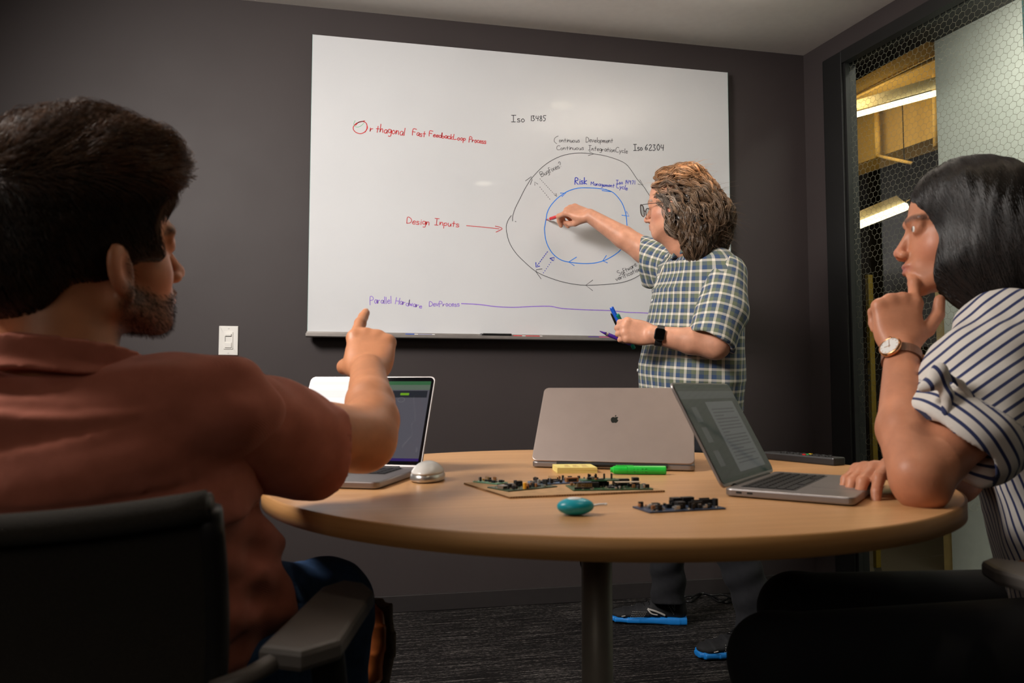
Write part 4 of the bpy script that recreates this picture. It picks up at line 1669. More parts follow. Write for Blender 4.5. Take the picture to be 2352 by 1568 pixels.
I2 = bmesh.new()
for i, g in enumerate('LITE'):
    for st in ([(0, 0), (0, 1)], [(0, 0), (.6, 0)]) if g in 'L' else ([(0, 0), (0, 1)],) if g == 'I' else ([(.3, 0), (.3, 1)], [(0, 1), (.6, 1)]) if g == 'T' else ([(0, 0), (0, 1)], [(0, 0), (.6, 0)], [(0, 1), (.6, 1)]):
        x = L * .42 + i * .007
        p0, p1 = [(x + q[0] * .005, (q[1] - .5) * .006) for q in st]
        pp = [(p[0], -.0082 * math.cos(p[1] / .0082), .0082 * math.sin(p[1] / .0082)) for p in (p0, p1)]
        tube_bm(I2, pp, .0004, 4)
bmo('printed_mark', I2, M_PK, hl)

# teal tracker with a white strap
tp = on_z(1326, 1186, TT)
td = tag(empty('tracker_device', (tp[0], tp[1] + .012, TT), -0.1), 'turquoise oval gadget with a white strap at the table front', 'gadget')
s = SDF()
s.ell((0, 0, 0.0108), (0.0225, 0.016, 0.0108), k=0.002)
s.ell((.008, 0, 0.0112), (0.0165, 0.011, 0.0085), k=0.004)
s.build('shell', mat('teal_plastic', (0.01, 0.34, 0.43, 1), 0.3, noise=0.02), td, 0.0011)
bmo('white_inlay', lathe_bm([(0, .0222), (.0065, .0216), (.0080, .0200), (.0076, .0190)], 24, M=Matrix.Scale(1.25, 4, (1, 0, 0))), M_PW, td, smooth=True)
tube('strap', catmull([(.022, .004, .010), (.032, .006, .0115), (.041, .008, .0115)], 5), [.0016] * 10 + [.0013], M_PW, td)
bmo('strap_end', lathe_bm([(0, -.002), (.0022, -.001), (.0022, .001), (0, .002)], 10, M=Matrix.Translation((.042, .008, .0115))), M_PW, td)

# remote control
ra, rb = on_z(1916, 1070, TT), on_z(1772, 1056, TT)
L = .185
ang = math.atan2(rb[1] - ra[1], rb[0] - ra[0])
rm = tag(empty('remote_control', (ra[0], ra[1], TT), ang), 'black remote control behind the right laptop at the far table edge', 'remote control')
s_ = prism(rrect(L, .040, .004, 3, L / 2, -.020), 0, .0165, .003)
bmo('body', s_, mat('remote_black', (0.018, 0.018, 0.02, 1), 0.4), rm)
rnd = random.Random(5)
for i in range(8):
    for j in range(3):
        mm = MATS['key_well']
        nm = 'button'
        if i == 3:
            mm = (M_PR, mat('button_green', (0.02, 0.35, 0.1, 1), 0.4), mat('button_yellow', (0.7, 0.45, 0.02, 1), 0.4))[j]
        bmo(nm, prism(rrect(.008, .0055, .0012, 2), .0165, .0185), mm, rm, (.03 + i * .016, -.010 - j * .0105, 0))
# ------------------------------------------------------------------ people
cR, cU, cF = _R, _U, _F


def cd3(r, f, u):
    """direction from camera-right, camera-forward and up components"""
    v = cR * r + np.array([_F[0], _F[1], 0]) * f + np.array([0, 0, 1.0]) * u
    return v / np.linalg.norm(v)


def skin(name, base, lips=(0.45, 0.16, 0.13), beard=(0.10, 0.055, 0.035), ruddy=(0.60, 0.22, 0.15)):
    m = NT(name)
    c = m.coord()
    a = m.n('ShaderNodeAttribute', attribute_name='mask')
    sp = m.n('ShaderNodeSeparateXYZ')
    m.l(a.outputs['Vector'], sp.inputs[0])
    n1 = m.noise(c, 26, 4)
    dk = tuple(v * 0.86 for v in base)
    lt = tuple(min(1, v * 1.08) for v in base)
    col = m.ramp(n1, [(0.35, (*dk, 1)), (0.65, (*lt, 1))])
    col = m.mix(m.math('MULTIPLY', sp.outputs[2], 0.5), col, (*ruddy, 1))
    col = m.mix(sp.outputs[0], col, (*lips, 1))
    nb = m.noise(c, 420, 2)
    f = m.math('MULTIPLY', sp.outputs[1], m.math('MULTIPLY_ADD', nb, 1.1, 0.30, clamp=True))
    col = m.mix(f, col, (*beard, 1))
    m.set(col=col, rough=0.46, spec=0.4, sub=0.12)
    m.b.inputs['Subsurface Radius'].default_value = (0.012, 0.005, 0.003)
    m.b.inputs['Subsurface Scale'].default_value = 0.4
    m.bump(m.noise(c, 330, 3), 0.18, 0.0008)
    return m.m


def hair_mat(name, c0, c1, rough=0.42):
    m = NT(name)
    a = m.n('ShaderNodeAttribute', attribute_name='tint')
    c = m.coord('Object')
    n = m.noise(c, 90, 3)
    base = m.ramp(n, [(0.3, (*c0, 1)), (0.7, (*c1, 1))])
    m.set(col=m.mix(1.0, base, a.outputs['Vector'], 'MULTIPLY'), rough=rough, spec=0.5)
    return m.m


def head(s, M, k=1.0, female=False):
    """face and skull; local x right, y forward, z up, origin between the ears"""
    R3 = M[:3, :3]
    L = lambda x, y, z: M[:3, 3] + R3 @ (np.array([x, y, z]) * k)

    def E(c, r, kk=0.012, mode='add', R=None):
        s.ell(L(*c), np.array(r) * k, R3 if R is None else R3 @ R, kk * k, mode)

    def Cp(a, b, ra, rb, kk=0.012, mode='add', flat=None):
        s.cap(L(*a), L(*b), ra * k, rb * k, kk * k, mode, flat)
    jw = 0.90 if female else 1.0
    E((0, -.012, .052), (.073, .094, .090), .02)
    E((0, .040, .060), (.061, .052, .060), .02)
    E((0, .042, -.010), (.056 * jw, .052, .068), .02)
    for sg in (-1, 1):
        E((sg * .040 * jw, .048, -.006), (.020, .024, .022), .024)
        Cp((sg * .056 * jw, .000, -.032), (sg * .022 * jw, .070, -.066), .017, .015, .022)
        Cp((sg * .044, .080, .044), (sg * .012, .093, .045), .0075, .008, .012)
        E((sg * .078, -.004, .004), (.0075, .018, .031), .006, R=np.array(Matrix.Rotation(sg * .35, 3, 'Z')) @ np.array(Matrix.Rotation(.15, 3, 'X')))
        E((sg * .0835, .003, .006), (.006, .009, .017), .004, 'sub')
        E((sg * .074, .004, -.024), (.006, .008, .010), .005)
    E((0, .076, -.070), (.021, .016, .015), .015)
    E((0, .073, -.040), (.030, .025, .024), .016)
    for sg in (-1, 1):
        E((sg * .031, .103, .027), (.015, .012, .010), .010, 'sub')
        E((sg * .031, .0785, .028), (.0148, .0145, .0135), .004)
        E((sg * .032, .0935, .0270), (.0125, .0062, .0052), .0010, 'sub')
        Cp((sg * .046, .079, .033), (sg * .018, .088, .034), .003, .003, .005)
    ny = .004 if female else 0
    nr = .88 if female else 1
    Cp((0, .090, .030), (0, .111 - ny, -.006), .0072 * nr, .0092 * nr, .010)
    E((0, .112 - ny, -.010), (.0105 * nr, .0105 * nr, .0095 * nr), .006)
    for sg in (-1, 1):
        E((sg * .0115, .102, -.015), (.0075, .010, .0075), .005)
        E((sg * .006, .107, -.0205), (.003, .005, .003), .002, 'sub')
    E((0, .0965, -.034), (.021, .0075, .0060), .004)
    E((0, .0950, -.0455), (.018, .0085, .0065), .004)
    E((0, .106, -.0395), (.024, .010, .0011), .0015, 'sub')
    E((0, .098, -.056), (.014, .008, .005), .008, 'sub')
    return L


def head_mask(P, M, k=1.0, beard=False, sideburn=False):
    q = local(P, M) / k
    x, y, z = q.T
    lips = np.clip(1.3 - np.sqrt((x / .023) ** 2 + ((z + .0395) / .0095) ** 2), 0, 1) * (y > .088)
    b = np.zeros(len(q))
    if beard:
        zt = np.interp(y, [-.02, .02, .06, .09, .11], [.01, -.012, -.030, -.026, -.024])
        b = np.clip((zt - z) / .010, 0, 1) * np.clip((y + .012) / .014, 0, 1) * (z > -.115) * np.clip((z + .105 - (0.03 - y) * 0.4) / .014, 0, 1)
        b = np.maximum(b, np.clip(1 - abs(y - .012) / .012, 0, 1) * (z > -.03) * (z < .05) * (abs(x) > .05))
        b *= 0.95
        lips = lips * (1 - 0 * b)
        b = np.where(lips > .3, 0, b)
    brow = np.clip(1.6 - np.abs(z - .0475 + 8 * (abs(x) - .03) ** 2) / .0045, 0, 1) * (y > .065) * (abs(x) > .012) * (abs(x) < .052)
    b = np.maximum(b, brow * .9)
    red = np.clip(1 - np.linalg.norm(q - [0.045, .06, -.01], axis=1) / .04, 0, 1) + np.clip(1 - np.linalg.norm(q - [-.045, .06, -.01], axis=1) / .04, 0, 1) \
        + np.clip(1 - np.linalg.norm(q - [0, .112, -.01], axis=1) / .022, 0, 1) + np.clip(1 - np.linalg.norm(np.abs(q) - [.08, 0, 0], axis=1) / .04, 0, 1)
    near = (np.linalg.norm(q, axis=1) < .2)
    return np.stack([lips * near, b * near, red * near], 1)


def eyes(M, k, parent, iris=(0.08, 0.045, 0.02, 1)):
    for sg in (-1, 1):
        c = M[:3, 3] + M[:3, :3] @ (np.array([sg * .031, .0797, .0275]) * k)
        f = M[:3, :3] @ np.array([0, 1, 0])
        Mz = frame_M(c, M[:3, 0], f)
        r = .0124 * k
        e = bmo('eye', lathe_bm([(r * math.sin(t), r * math.cos(t)) for t in np.linspace(.42, 3.0, 9)], 20, M=Mz), mat('eye_white', (0.72, 0.68, 0.64, 1), 0.15, noise=0.02), parent, smooth=True)
        bmo('iris', lathe_bm([(r * math.sin(t), r * math.cos(t)) for t in (.17, .3, .42)], 20, M=Mz), mat('iris_brown', iris, 0.1), e, smooth=True)
        bmo('pupil', lathe_bm([(r * math.sin(t), r * math.cos(t)) for t in (0, .08, .17)], 20, M=Mz), M_PORT, e, smooth=True)


FING = {'index': (.028, .088, (.043, .025, .021), .0092), 'middle': (.0085, .093, (.047, .029, .022), .0094), 'ring': (-.0115, .089, (.043, .027, .021), .0090), 'pinky': (-.0300, .079, (.034, .020, .018), .0078)}


def hand(s, M, side, curls, thumb, k=1.0, rad=1.0):
    """side +1 puts the thumb at local +x; y to the fingers, z out of the back of the hand"""
    R3 = M[:3, :3]
    L = lambda p: M[:3, 3] + R3 @ (np.array([p[0] * side, p[1], p[2]]) * k)
    tips = {}
    zf = (R3 @ np.array([0, 0, 1.0]), 0.8)
    for nm, (kx, ky, ln, r) in FING.items():
        r *= rad
        s.cap(L((kx * .55, .004, -.002)), L((kx, ky - .004, -.003)), .0150 * k * rad, .0122 * k * rad, .012 * k, flat=zf)
        mcp, pip, dip, spl = curls[nm]
        p = np.array([kx, ky, -.002])
        th = 0
        pts = [p]
        for l_, ang in zip(ln, (mcp, pip, dip)):
            th += math.radians(ang)
            d = np.array([math.sin(math.radians(spl)) * math.cos(th), math.cos(th) * math.cos(math.radians(spl)), -math.sin(th)])
            p = p + d * l_
            pts.append(p)
        rr = [r * 1.12, r * 1.02, r * .93, r * .80]
        W = [L(q) for q in pts]
        s.cap(W[0], W[1], rr[0] * k, rr[1] * k, .006 * k)
        s.cap(W[1], W[2], rr[1] * k, rr[2] * k, .003 * k)
        s.cap(W[2], W[3], rr[2] * k, rr[3] * k, .002 * k)
        s.ell(W[1], [r * 1.07 * k] * 3, None, .003 * k)
        s.ell(L((kx, ky - .002, -.001)), [r * 1.18 * k] * 3, None, .011 * k)
        tips[nm] = (W[3], W)
    s.ell(L((0, .048, -.006)), np.array([.036, .048, .0145]) * k * rad, R3, .012 * k)
    s.ell(L((.024, .034, -.013)), np.array([.015, .030, .014]) * k * rad, R3, .012 * k)
    s.ell(L((-.026, .034, -.012)), np.array([.012, .030, .012]) * k * rad, R3, .010 * k)
    T = [L(q) for q in thumb]
    s.cap(T[0], T[1], .0145 * k * rad, .0120 * k * rad, .010 * k)
    s.cap(T[1], T[2], .0120 * k * rad, .0108 * k * rad, .004 * k)
    s.cap(T[2], T[3], .0108 * k * rad, .0088 * k * rad, .002 * k)
    tips['thumb'] = (T[3], T)
    return tips


def nail(tipinfo, up, parent, k=1.0):
    W = tipinfo[1]
    d = W[-1] - W[-2]
    d /= np.linalg.norm(d)
    up = np.asarray(up, float)
    up = up - d * (up @ d)
    up /= np.linalg.norm(up)
    c = W[-1] + up * .0055 * k
    Mz = frame_M(c, np.cross(d, up), up)
    s_ = prism(rrect(.0088 * k, .0105 * k, .004 * k, 4), 0, .0012)
    s_.transform(Mz)
    bmo('fingernail', s_, mat('nail_pink', (0.62, 0.38, 0.32, 1), 0.3), parent, smooth=True)


def cloth(name, kind, **kw):
    m = NT(name)
    a = m.n('ShaderNodeAttribute', attribute_name='pat')
    sp = m.n('ShaderNodeSeparateXYZ')
    m.l(a.outputs['Vector'], sp.inputs[0])
    c = m.coord()
    u, v = sp.outputs[0], sp.outputs[1]

    def fr(x, p, off=0.0):
        return m.math('FRACT', m.math('ADD', m.math('DIVIDE', x, p), off))

    def band(f, a_, b_):
        return m.math('MULTIPLY', m.math('GREATER_THAN', f, a_), m.math('LESS_THAN', f, b_))
    if kind == 'plaid':
        P = 0.036
        cols = []
        for x in (u, v):
            f = fr(x, P)
            cx = m.mix(band(f, 0.25, 0.62), (0.15, 0.175, 0.115, 1), (0.05, 0.085, 0.175, 1))
            cx = m.mix(m.math('LESS_THAN', f, 0.23), cx, (0.74, 0.69, 0.60, 1))
            cols.append(cx)
        col = m.mix(0.5, cols[0], cols[1])
        m.set(col=col, rough=0.85, spec=0.2, sheen=0.1)
    elif kind == 'stripe':
        f = fr(u, 0.0155)
        col = m.mix(m.math('LESS_THAN', f, 0.30), (0.66, 0.62, 0.58, 1), (0.030, 0.040, 0.115, 1))
        m.set(col=col, rough=0.85, spec=0.2, sheen=0.1)
    elif kind == 'polo':
        n = m.noise(c, 40, 3)
        m.set(col=m.ramp(n, [(0.3, (0.40, 0.125, 0.078, 1)), (0.7, (0.47, 0.15, 0.098, 1))]), rough=0.9, spec=0.15, sheen=0.15)
        w1 = m.math('SINE', m.math('MULTIPLY', u, 2200.0))
        w2 = m.math('SINE', m.math('MULTIPLY', v, 2200.0))
        m.bump(m.math('MULTIPLY', w1, w2), 0.25, 0.0006)
        return m.m
    elif kind == 'denim':
        n = m.noise(m.coord('Object', (1, 1, 1)), 35, 5, 0.7)
        m.set(col=m.ramp(n, [(0.3, (0.020, 0.048, 0.12, 1)), (0.7, (0.045, 0.10, 0.22, 1))]), rough=0.85, spec=0.2)
        m.bump(m.noise(c, 900, 2), 0.3, 0.0006)
        return m.m
    m.bump(m.noise(c, 1200, 2), 0.15, 0.0004)
    return m.m


def cyl(a, b, xd, r):
    """wrap coordinates around the axis a-b in metres"""
    a, b = np.asarray(a, float), np.asarray(b, float)
    M = frame(a, xd, z=b - a)

    def f(P):
        q = local(P, M)
        return np.stack([np.arctan2(q[:, 1], q[:, 0]) * r, q[:, 2], np.zeros(len(q))], 1)
    return f


def aniso(P, d, sl, ss, seed):
    """noise stretched along direction d: sl long scale, ss short scale"""
    d = np.asarray(d, float)
    d /= np.linalg.norm(d)
    t = (P @ d)[:, None] * d
    Q = t * sl + (P - t) * ss
    return vnoise(Q, 1.0, seed)


def scalp_roots(sdf, M, k, n, region, seed, rmax=.26):
    """random points on the surface of a hair mass inside region(q)"""
    rs = np.random.RandomState(seed)
    V, Q = sdf.mesh(0.006)
    c = V[Q].mean(1)
    e1, e2 = V[Q[:, 1]] - V[Q[:, 0]], V[Q[:, 3]] - V[Q[:, 0]]
    A = np.linalg.norm(np.cross(e1, e2), axis=1)
    q = local(c, M) / k
    A = A * region(q)
    idx = rs.choice(len(c), n, p=A / A.sum())
    uv = rs.rand(n, 2)
    return (V[Q[idx, 0]] + uv[:, :1] * e1[idx] + uv[:, 1:] * e2[idx]).astype(f32), q[idx]


def shoe(parent, M, upper_m, sole_m, L=.29, W=.098, lace_m=None, mark=None, stripes=False):
    """local y heel to toe, z up, origin under the heel"""
    R3 = M[:3, :3]
    T = lambda x, y, z: M[:3, 3] + R3 @ np.array([x, y, z])
    X, Y, Z = R3[:, 0], R3[:, 1], R3[:, 2]
    up = SDF()
    st = [(.02, .0, .052, .030, .030), (.06, .0, .060, .033, .042), (.11, .002, .052, .036, .036), (.165, .004, .043, .042, .026), (.215, .006, .036, .044, .019), (.262, .004, .030, .034, .013)]
    k = L / .29
    up.loft([(T(x, y * k, z), X, Z, rx, rz) for y, x, z, rx, rz in st], k=.01)
    up.ell(T(.004, .245 * k, .032), (.036, .038 * k, .018), R3, .01)
    up.ell(T(0, .03, .05), (.031, .030, .032), R3, .01)
    up.cap(T(0, .035, .085), T(0, .055, .10), .030, .031, .012)
    up.ell(T(0, .048, .125), (.026, .034, .03), R3, .006, 'sub')
    o = up.build('shoe', upper_m, parent, .0035)
    so = SDF()
    so.loft([(T(x, y * k, .016), X, Z, rx, rz) for y, x, rx, rz in ((.004, 0, .030, .019), (.05, 0, .034, .020), (.12, .002, .036, .016), (.2, .006, .047, .015), (.25, .005, .041, .013), (.284, .003, .022, .010))], k=.004, pw=3)
    so.plane(T(0, 0, .001), -Z)
    so.plane(T(0, 0, .030), Z)
    so.build('sole', sole_m, o, .003)
    if lace_m:
        for i in range(5):
            y = (.125 + i * .018) * k
            z = .094 - i * .009
            P = [T(-.020, y, z - .012), T(-.01, y + .003, z - .002), T(.004, y + .006, z - .001), T(.024, y + .008, z - .012)]
            tube('lace', catmull(P, 4), .0020, lace_m, o, 6)
    if mark:
        mark(T, o, k)
    return o
# ------------------------------------------------------------------ the man on the left
def man_left():
    M_SK = skin('skin_tanned', (0.56, 0.235, 0.115), beard=(0.07, 0.035, 0.02))
    hM = frame(at(200, 622, .875), None, cd3(.55, .82, .20), cd3(.02, -.2, 1))
    body = SDF()
    L = head(body, hM, 1.0)
    nb = at(135, 840, .845)
    body.cap(L(0, -.020, -.02), nb, .054, .058, .02)
    body.cap(L(0, -.040, .0), nb, .045, .05, .02)
    shR, elb, wr = at(505, 950, .87), at(834, 1008, 1.08), at(845, 850, 1.245)
    body.cap(nb + np.array([0, 0, -.06]), shR, .038, .038, .01)
    body.cap(shR, at(690, 1000, .98), .042, .048, .01)
    body.cap(at(690, 1000, .98), elb, .050, .045, .01)
    mid = at(850, 925, 1.15)
    body.cap(elb, at(852, 965, 1.115), .043, .0405, .02)
    body.cap(at(852, 965, 1.115), mid, .0405, .0360, .01)
    body.cap(mid, wr, .0360, .0275, .01)
    # hand pointing at the board
    hd = frame(wr + (wr - mid) * .02, None, at(853, 772, 1.315) - wr, cd3(.12, -.80, .55))
    curl = {'index': (3, 6, 6, -8), 'middle': (72, 92, 50, 0), 'ring': (78, 95, 50, 0), 'pinky': (80, 95, 45, 0)}
    th = [(.020, .016, -.012), (.042, .040, -.030), (.038, .066, -.048), (.016, .078, -.056)]
    # right hand: mirror so that the thumb lies at local -x
    tips = hand(body, hd, -1, curl, th, 1.0, 1.08)
    # torso core under the shirt
    st = [(at(168, 905, .86), .135, .065), (at(175, 1000, .865), .150, .095), (at(215, 1150, .87), .155, .11), (at(250, 1260, .88), .155, .12), (at(290, 1400, .90), .145, .115), (at(320, 1600, .93), .14, .11)]
    X, Y = cd3(1, 0, 0), cd3(0, 1, 0)
    body.loft([(p, X, Y, a, b) for p, a, b in st], k=.03)
    o = body.build('person', M_SK, None, .0034, attrs={'mask': lambda P: head_mask(P, hM, 1.0, beard=True)})
    tag(o, 'seated dark-haired bearded man in a salmon polo, seen from behind, pointing at the board', 'person')
    eyes(hM, 1.0, o)
    nail(tips['index'], cd3(.1, -.8, .5), o)

    # polo shirt
    M_PO = cloth('salmon_polo', 'polo')
    s = SDF()
    stS = [(at(164, 868, .845), .165, .085), (at(168, 930, .852), .190, .108), (at(176, 1000, .86), .190, .125), (at(205, 1100, .87), .186, .128), (at(225, 1180, .875), .188, .13), (at(262, 1270, .885), .162, .135),
           (at(280, 1340, .90), .176, .145), (at(292, 1420, .91), .176, .14), (at(305, 1520, .92), .170, .14), (at(312, 1640, .93), .170, .14)]
    s.loft([(p, X, Y, a, b) for p, a, b in stS], k=.02)
    s.cap(nb + np.array([0, 0, -.050]), at(400, 935, .845), .062, .060, .02)
    s.cap(at(400, 935, .845), at(520, 945, .855), .060, .060, .015)
    s.cap(nb + np.array([0, 0, -.050]), at(-160, 925, .82), .062, .060, .02)
    # gathered folds at the side and the belly
    for (x0, y0, x1, y1, r) in ((575, 1235, 620, 1340, .016), (550, 1210, 600, 1225, .014), (580, 1290, 640, 1385, .018), (540, 1330, 620, 1400, .016)):
        s.cap(at(x0, y0, .90), at(x1, y1, .92), r, r, .03)

    def dsp(P):
        d1 = cd3(.86, 0, .42)
        z = P[:, 2]
        f = aniso(P, d1, 4, 36, 1.7)
        g = aniso(P, cd3(1, 0, .12), 6, 60, 4.2)
        wlo = np.clip((.80 - z) / .08, 0, 1)
        return .0070 * np.clip(f, -.7, 1) * (1 - wlo * .5) + .0045 * wlo * g + .0012 * vnoise(P, 40, 3)
    s.disp = dsp
    s.plane(at(318, 1640, .92), cd3(.05, 0, -1))
    pat = cyl(at(300, 1500, .9), at(150, 900, .85), cd3(0, 1, 0), .18)
    sh = s.build('polo_shirt', M_PO, o, .0045, attrs={'pat': pat}, smooth=3)
    # right sleeve
    sl = SDF()
    a, b, c = at(505, 948, .865), at(640, 1000, .955), at(775, 1030, 1.045)
    sl.cap(a, b, .064, .064, .02)
    sl.cap(b, c, .064, .062, .02)
    sl.cap(at(600, 1050, .93), at(715, 1085, 1.0), .040, .036, .03)
    ax = (c - b) / np.linalg.norm(c - b)
    sl.disp = lambda P: .0034 * aniso(P, cd3(.75, 0, .62), 7, 42, .6) + .001 * vnoise(P, 45, 1)
    cut = at(738, 1030, 1.02)
    nrm = ax + .22 * cd3(0, 0, 1)
    sl.cap(b, at(830, 1022, 1.08), .052, .052, .004, 'sub')
    sl.plane(cut, nrm, k=.003)
    so = sl.build('sleeve', M_PO, sh, .004, attrs={'pat': cyl(a, c, cd3(0, 0, 1), .075)}, smooth=3)
    so['label'] = 'short right sleeve of the salmon polo'
    # cuff seam
    Mc = frame(cut - nrm / np.linalg.norm(nrm) * .022, cd3(0, 0, 1), z=nrm)
    # collar: a band round the neck, folded over
    cl = SDF()
    up = cd3(.02, .16, 1)
    fw = hM[:3, :3] @ np.array([0, 1, 0])
    base = at(128, 862, .848)
    for i, (h, ra, rb) in enumerate(((0, .083, .080), (1, .070, .070))):
        pass
    Cx, Cy = cd3(1, .1, -.10), cd3(-.1, 1, 0)
    cl.loft([(base + up * -.010, Cx, Cy, .096, .088), (base + up * .006, Cx, Cy, .089, .080), (base + up * .034, Cx, Cy, .075, .070)], k=.004)
    cl.loft([(base + up * -.04, Cx, Cy, .080, .074), (base + up * .006, Cx, Cy, .078, .070), (base + up * .06, Cx, Cy, .0655, .061)], k=.003, mode='sub')
    cl.plane(base + up * .033, up, k=.003)
    cl.plane(base + up * -.008, -up, k=.002)
    cl.disp = lambda P: .0012 * vnoise(P, 30, 8)
    cl.build('collar', M_PO, sh, .003, attrs={'pat': cyl(base, base + up, cd3(0, 1, 0), .08)})['label'] = 'folded polo collar'
    # neck hem lines of stitching at the shirt bottom
    # hair
    hm = SDF()
    kx = lambda c, r, k=.02, mode='add': hm.ell(L(*c), r, hM[:3, :3], k, mode)
    kx((0, -.014, .055), (.0765, .0985, .094), .02)
    kx((0, .020, .105), (.066, .080, .060), .03)
    kx((0, .078, .118), (.052, .030, .030), .02)
    kx((0, -.075, .010), (.060, .036, .060), .02)
    for sg in (-1, 1):
        kx((sg * .060, .035, .055), (.020, .045, .045), .02)
    # open face and ears, clean nape
    kx((0, .122, .026), (.105, .068, .084), .006, 'sub')
    for sg in (-1, 1):
        kx((sg * .098, .088, .038), (.050, .054, .060), .004, 'sub')
        kx((sg * .085, .000, .000), (.022, .024, .034), .004, 'sub')
        kx((sg * .070, .035, -.035), (.030, .050, .050), .006, 'sub')
    hm.plane(L(0, -.06, -.055), hM[:3, :3] @ np.array([0, .35, -1]), k=.01)
    HM = hair_mat('dark_brown_hair', (0.012, 0.008, 0.006), (0.035, 0.020, 0.012))
    hs = hm.build('hair', HM, o, .0035, attrs={'tint': lambda P: np.ones((len(P), 3)) * .55})
    roots, q = scalp_roots(hm, hM, 1.0, 22000, lambda q: ((q[:, 2] > -.06) & ~((q[:, 1] > .055) & (q[:, 2] < .07))) * 1.0, 5)
    fwd = hM[:3, :3] @ np.array([0, 1, 0])
    upv = hM[:3, :3] @ np.array([0, 0, 1])
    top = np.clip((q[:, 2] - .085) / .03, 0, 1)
    rs = np.random.RandomState(2)
    jit = rs.normal(0, .14, (len(roots), 3)).astype(f32)

    def fl(P, i, G):
        back = np.clip((-q[:, 1] + .0) / .06, 0, 1)[:, None]
        side = fwd[None] * (.55 - 1.0 * back * 0) + -upv[None] * 1.0
        tp = fwd[None] * 1.0 + upv[None] * .15
        return (side * (1 - top[:, None]) + tp * top[:, None] + jit).astype(f32)
    step = (.0028 + .0048 * top + .0008 * rs.rand(len(roots))).astype(f32)
    paths = flow(hm, roots, fl, 5, step * 1.2, .001)
    # lift: hair stands off more along its length on the crown
    N0 = hm.grad(roots).astype(float)
    t = np.linspace(0, 1, 6)[None, :, None]
    lift = (.0025 + .017 * top * (.6 + .8 * rs.rand(len(roots))))[:, None, None]
    clump = np.sin(q[:, 0] * 150 + 2.0 * np.sin(q[:, 1] * 25))[:, None, None] * .0045 * top[:, None, None]
    paths = paths + N0[:, None, :] * (lift + clump) * np.sin(t * PI * .75)
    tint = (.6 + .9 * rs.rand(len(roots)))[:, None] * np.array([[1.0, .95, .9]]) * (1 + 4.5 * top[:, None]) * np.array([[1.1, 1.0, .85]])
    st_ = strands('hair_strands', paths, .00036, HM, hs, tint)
    st_['kind'] = 'stuff'
    # beard bristles
    bs, bq = scalp_roots(body_head(hM), hM, 1.0, 2600, lambda q: head_mask(q @ hM[:3, :3].T + hM[:3, 3], hM, 1, True)[:, 1] * (q[:, 2] < .03), 8)
    sd = body_head(hM)
    G = sd.grad(bs).astype(float)
    dn = -upv[None] * .9 + fwd[None] * .35 + rs.normal(0, .3, bs.shape)
    tt = np.linspace(0, 1, 4)[None, :, None]
    bp = bs[:, None, :] + (G[:, None, :] * .5 + dn[:, None, :] * .8) * tt * .0050
    be = strands('beard', bp, .00026, HM, o, (1.2 + rs.rand(len(bs)))[:, None] * np.array([[1.3, 1.0, .8]]))
    be['kind'] = 'stuff'

    # jeans
    MJ = cloth('dark_denim', 'denim')
    j = SDF()
    hipR, kneeR = at(510, 1560, .93), at(742, 1400, 1.13)
    j.cap(hipR, kneeR, .090, .070, .03)
    j.cap(kneeR, at(752, 1760, 1.10), .066, .055, .03)
    j.loft([(at(340, 1400, .93), X, Y, .172, .13), (at(340, 1560, .95), X, Y, .18, .14), (at(340, 1660, .95), X, Y, .17, .14)], k=.03)
    j.cap(at(640, 1365, .97), at(748, 1358, 1.10), .042, .046, .03)
    # left leg crossed over, ankle behind the right knee
    j.cap(at(150, 1560, .95), at(330, 1420, 1.28), .085, .07, .03)
    j.cap(at(330, 1420, 1.28), at(790, 1560, 1.26), .062, .045, .03)
    j.disp = lambda P: .004 * aniso(P, cd3(.3, 0, 1), 8, 30, 2) + .0012 * vnoise(P, 60, 2)
    jo = j.build('jeans', MJ, o, .005)
    # waistband and loop
    wbp = [at(652, 1322, .985), at(672, 1350, .95), at(690, 1400, .93), at(700, 1440, .93), at(720, 1500, .93)]
    tube('waistband', catmull(wbp, 5), .011, MJ, jo, 8)
    for i, (x, y, z) in enumerate(((690, 1372, .94), (706, 1420, .925))):
        tube('belt_loop', catmull([at(x - 14, y - 20, z - .005), at(x - 4, y, z - .012), at(x + 12, y + 22, z - .005)], 4), .005, MJ, jo, 6)
    # brown leather shoe beside the knee
    M_LE = mat('tan_leather', (0.50, 0.13, 0.03, 1), 0.32, noise=0.25, nscale=25, bump=0.3, bscale=50)
    M_WELT = mat('shoe_welt', (0.13, 0.085, 0.05, 1), 0.7, noise=0.3, nscale=300)
    sM = frame(at(864, 1706, 1.29), None, cd3(-.02, .10, 1), cd3(-.62, -1, -.03))
    shoe(o, sM, M_LE, M_WELT, .245)
    return o


_BH = {}


def body_head(M, k=1.0, female=False):
    s = SDF()
    head(s, M, k, female)
    return s


man_left()
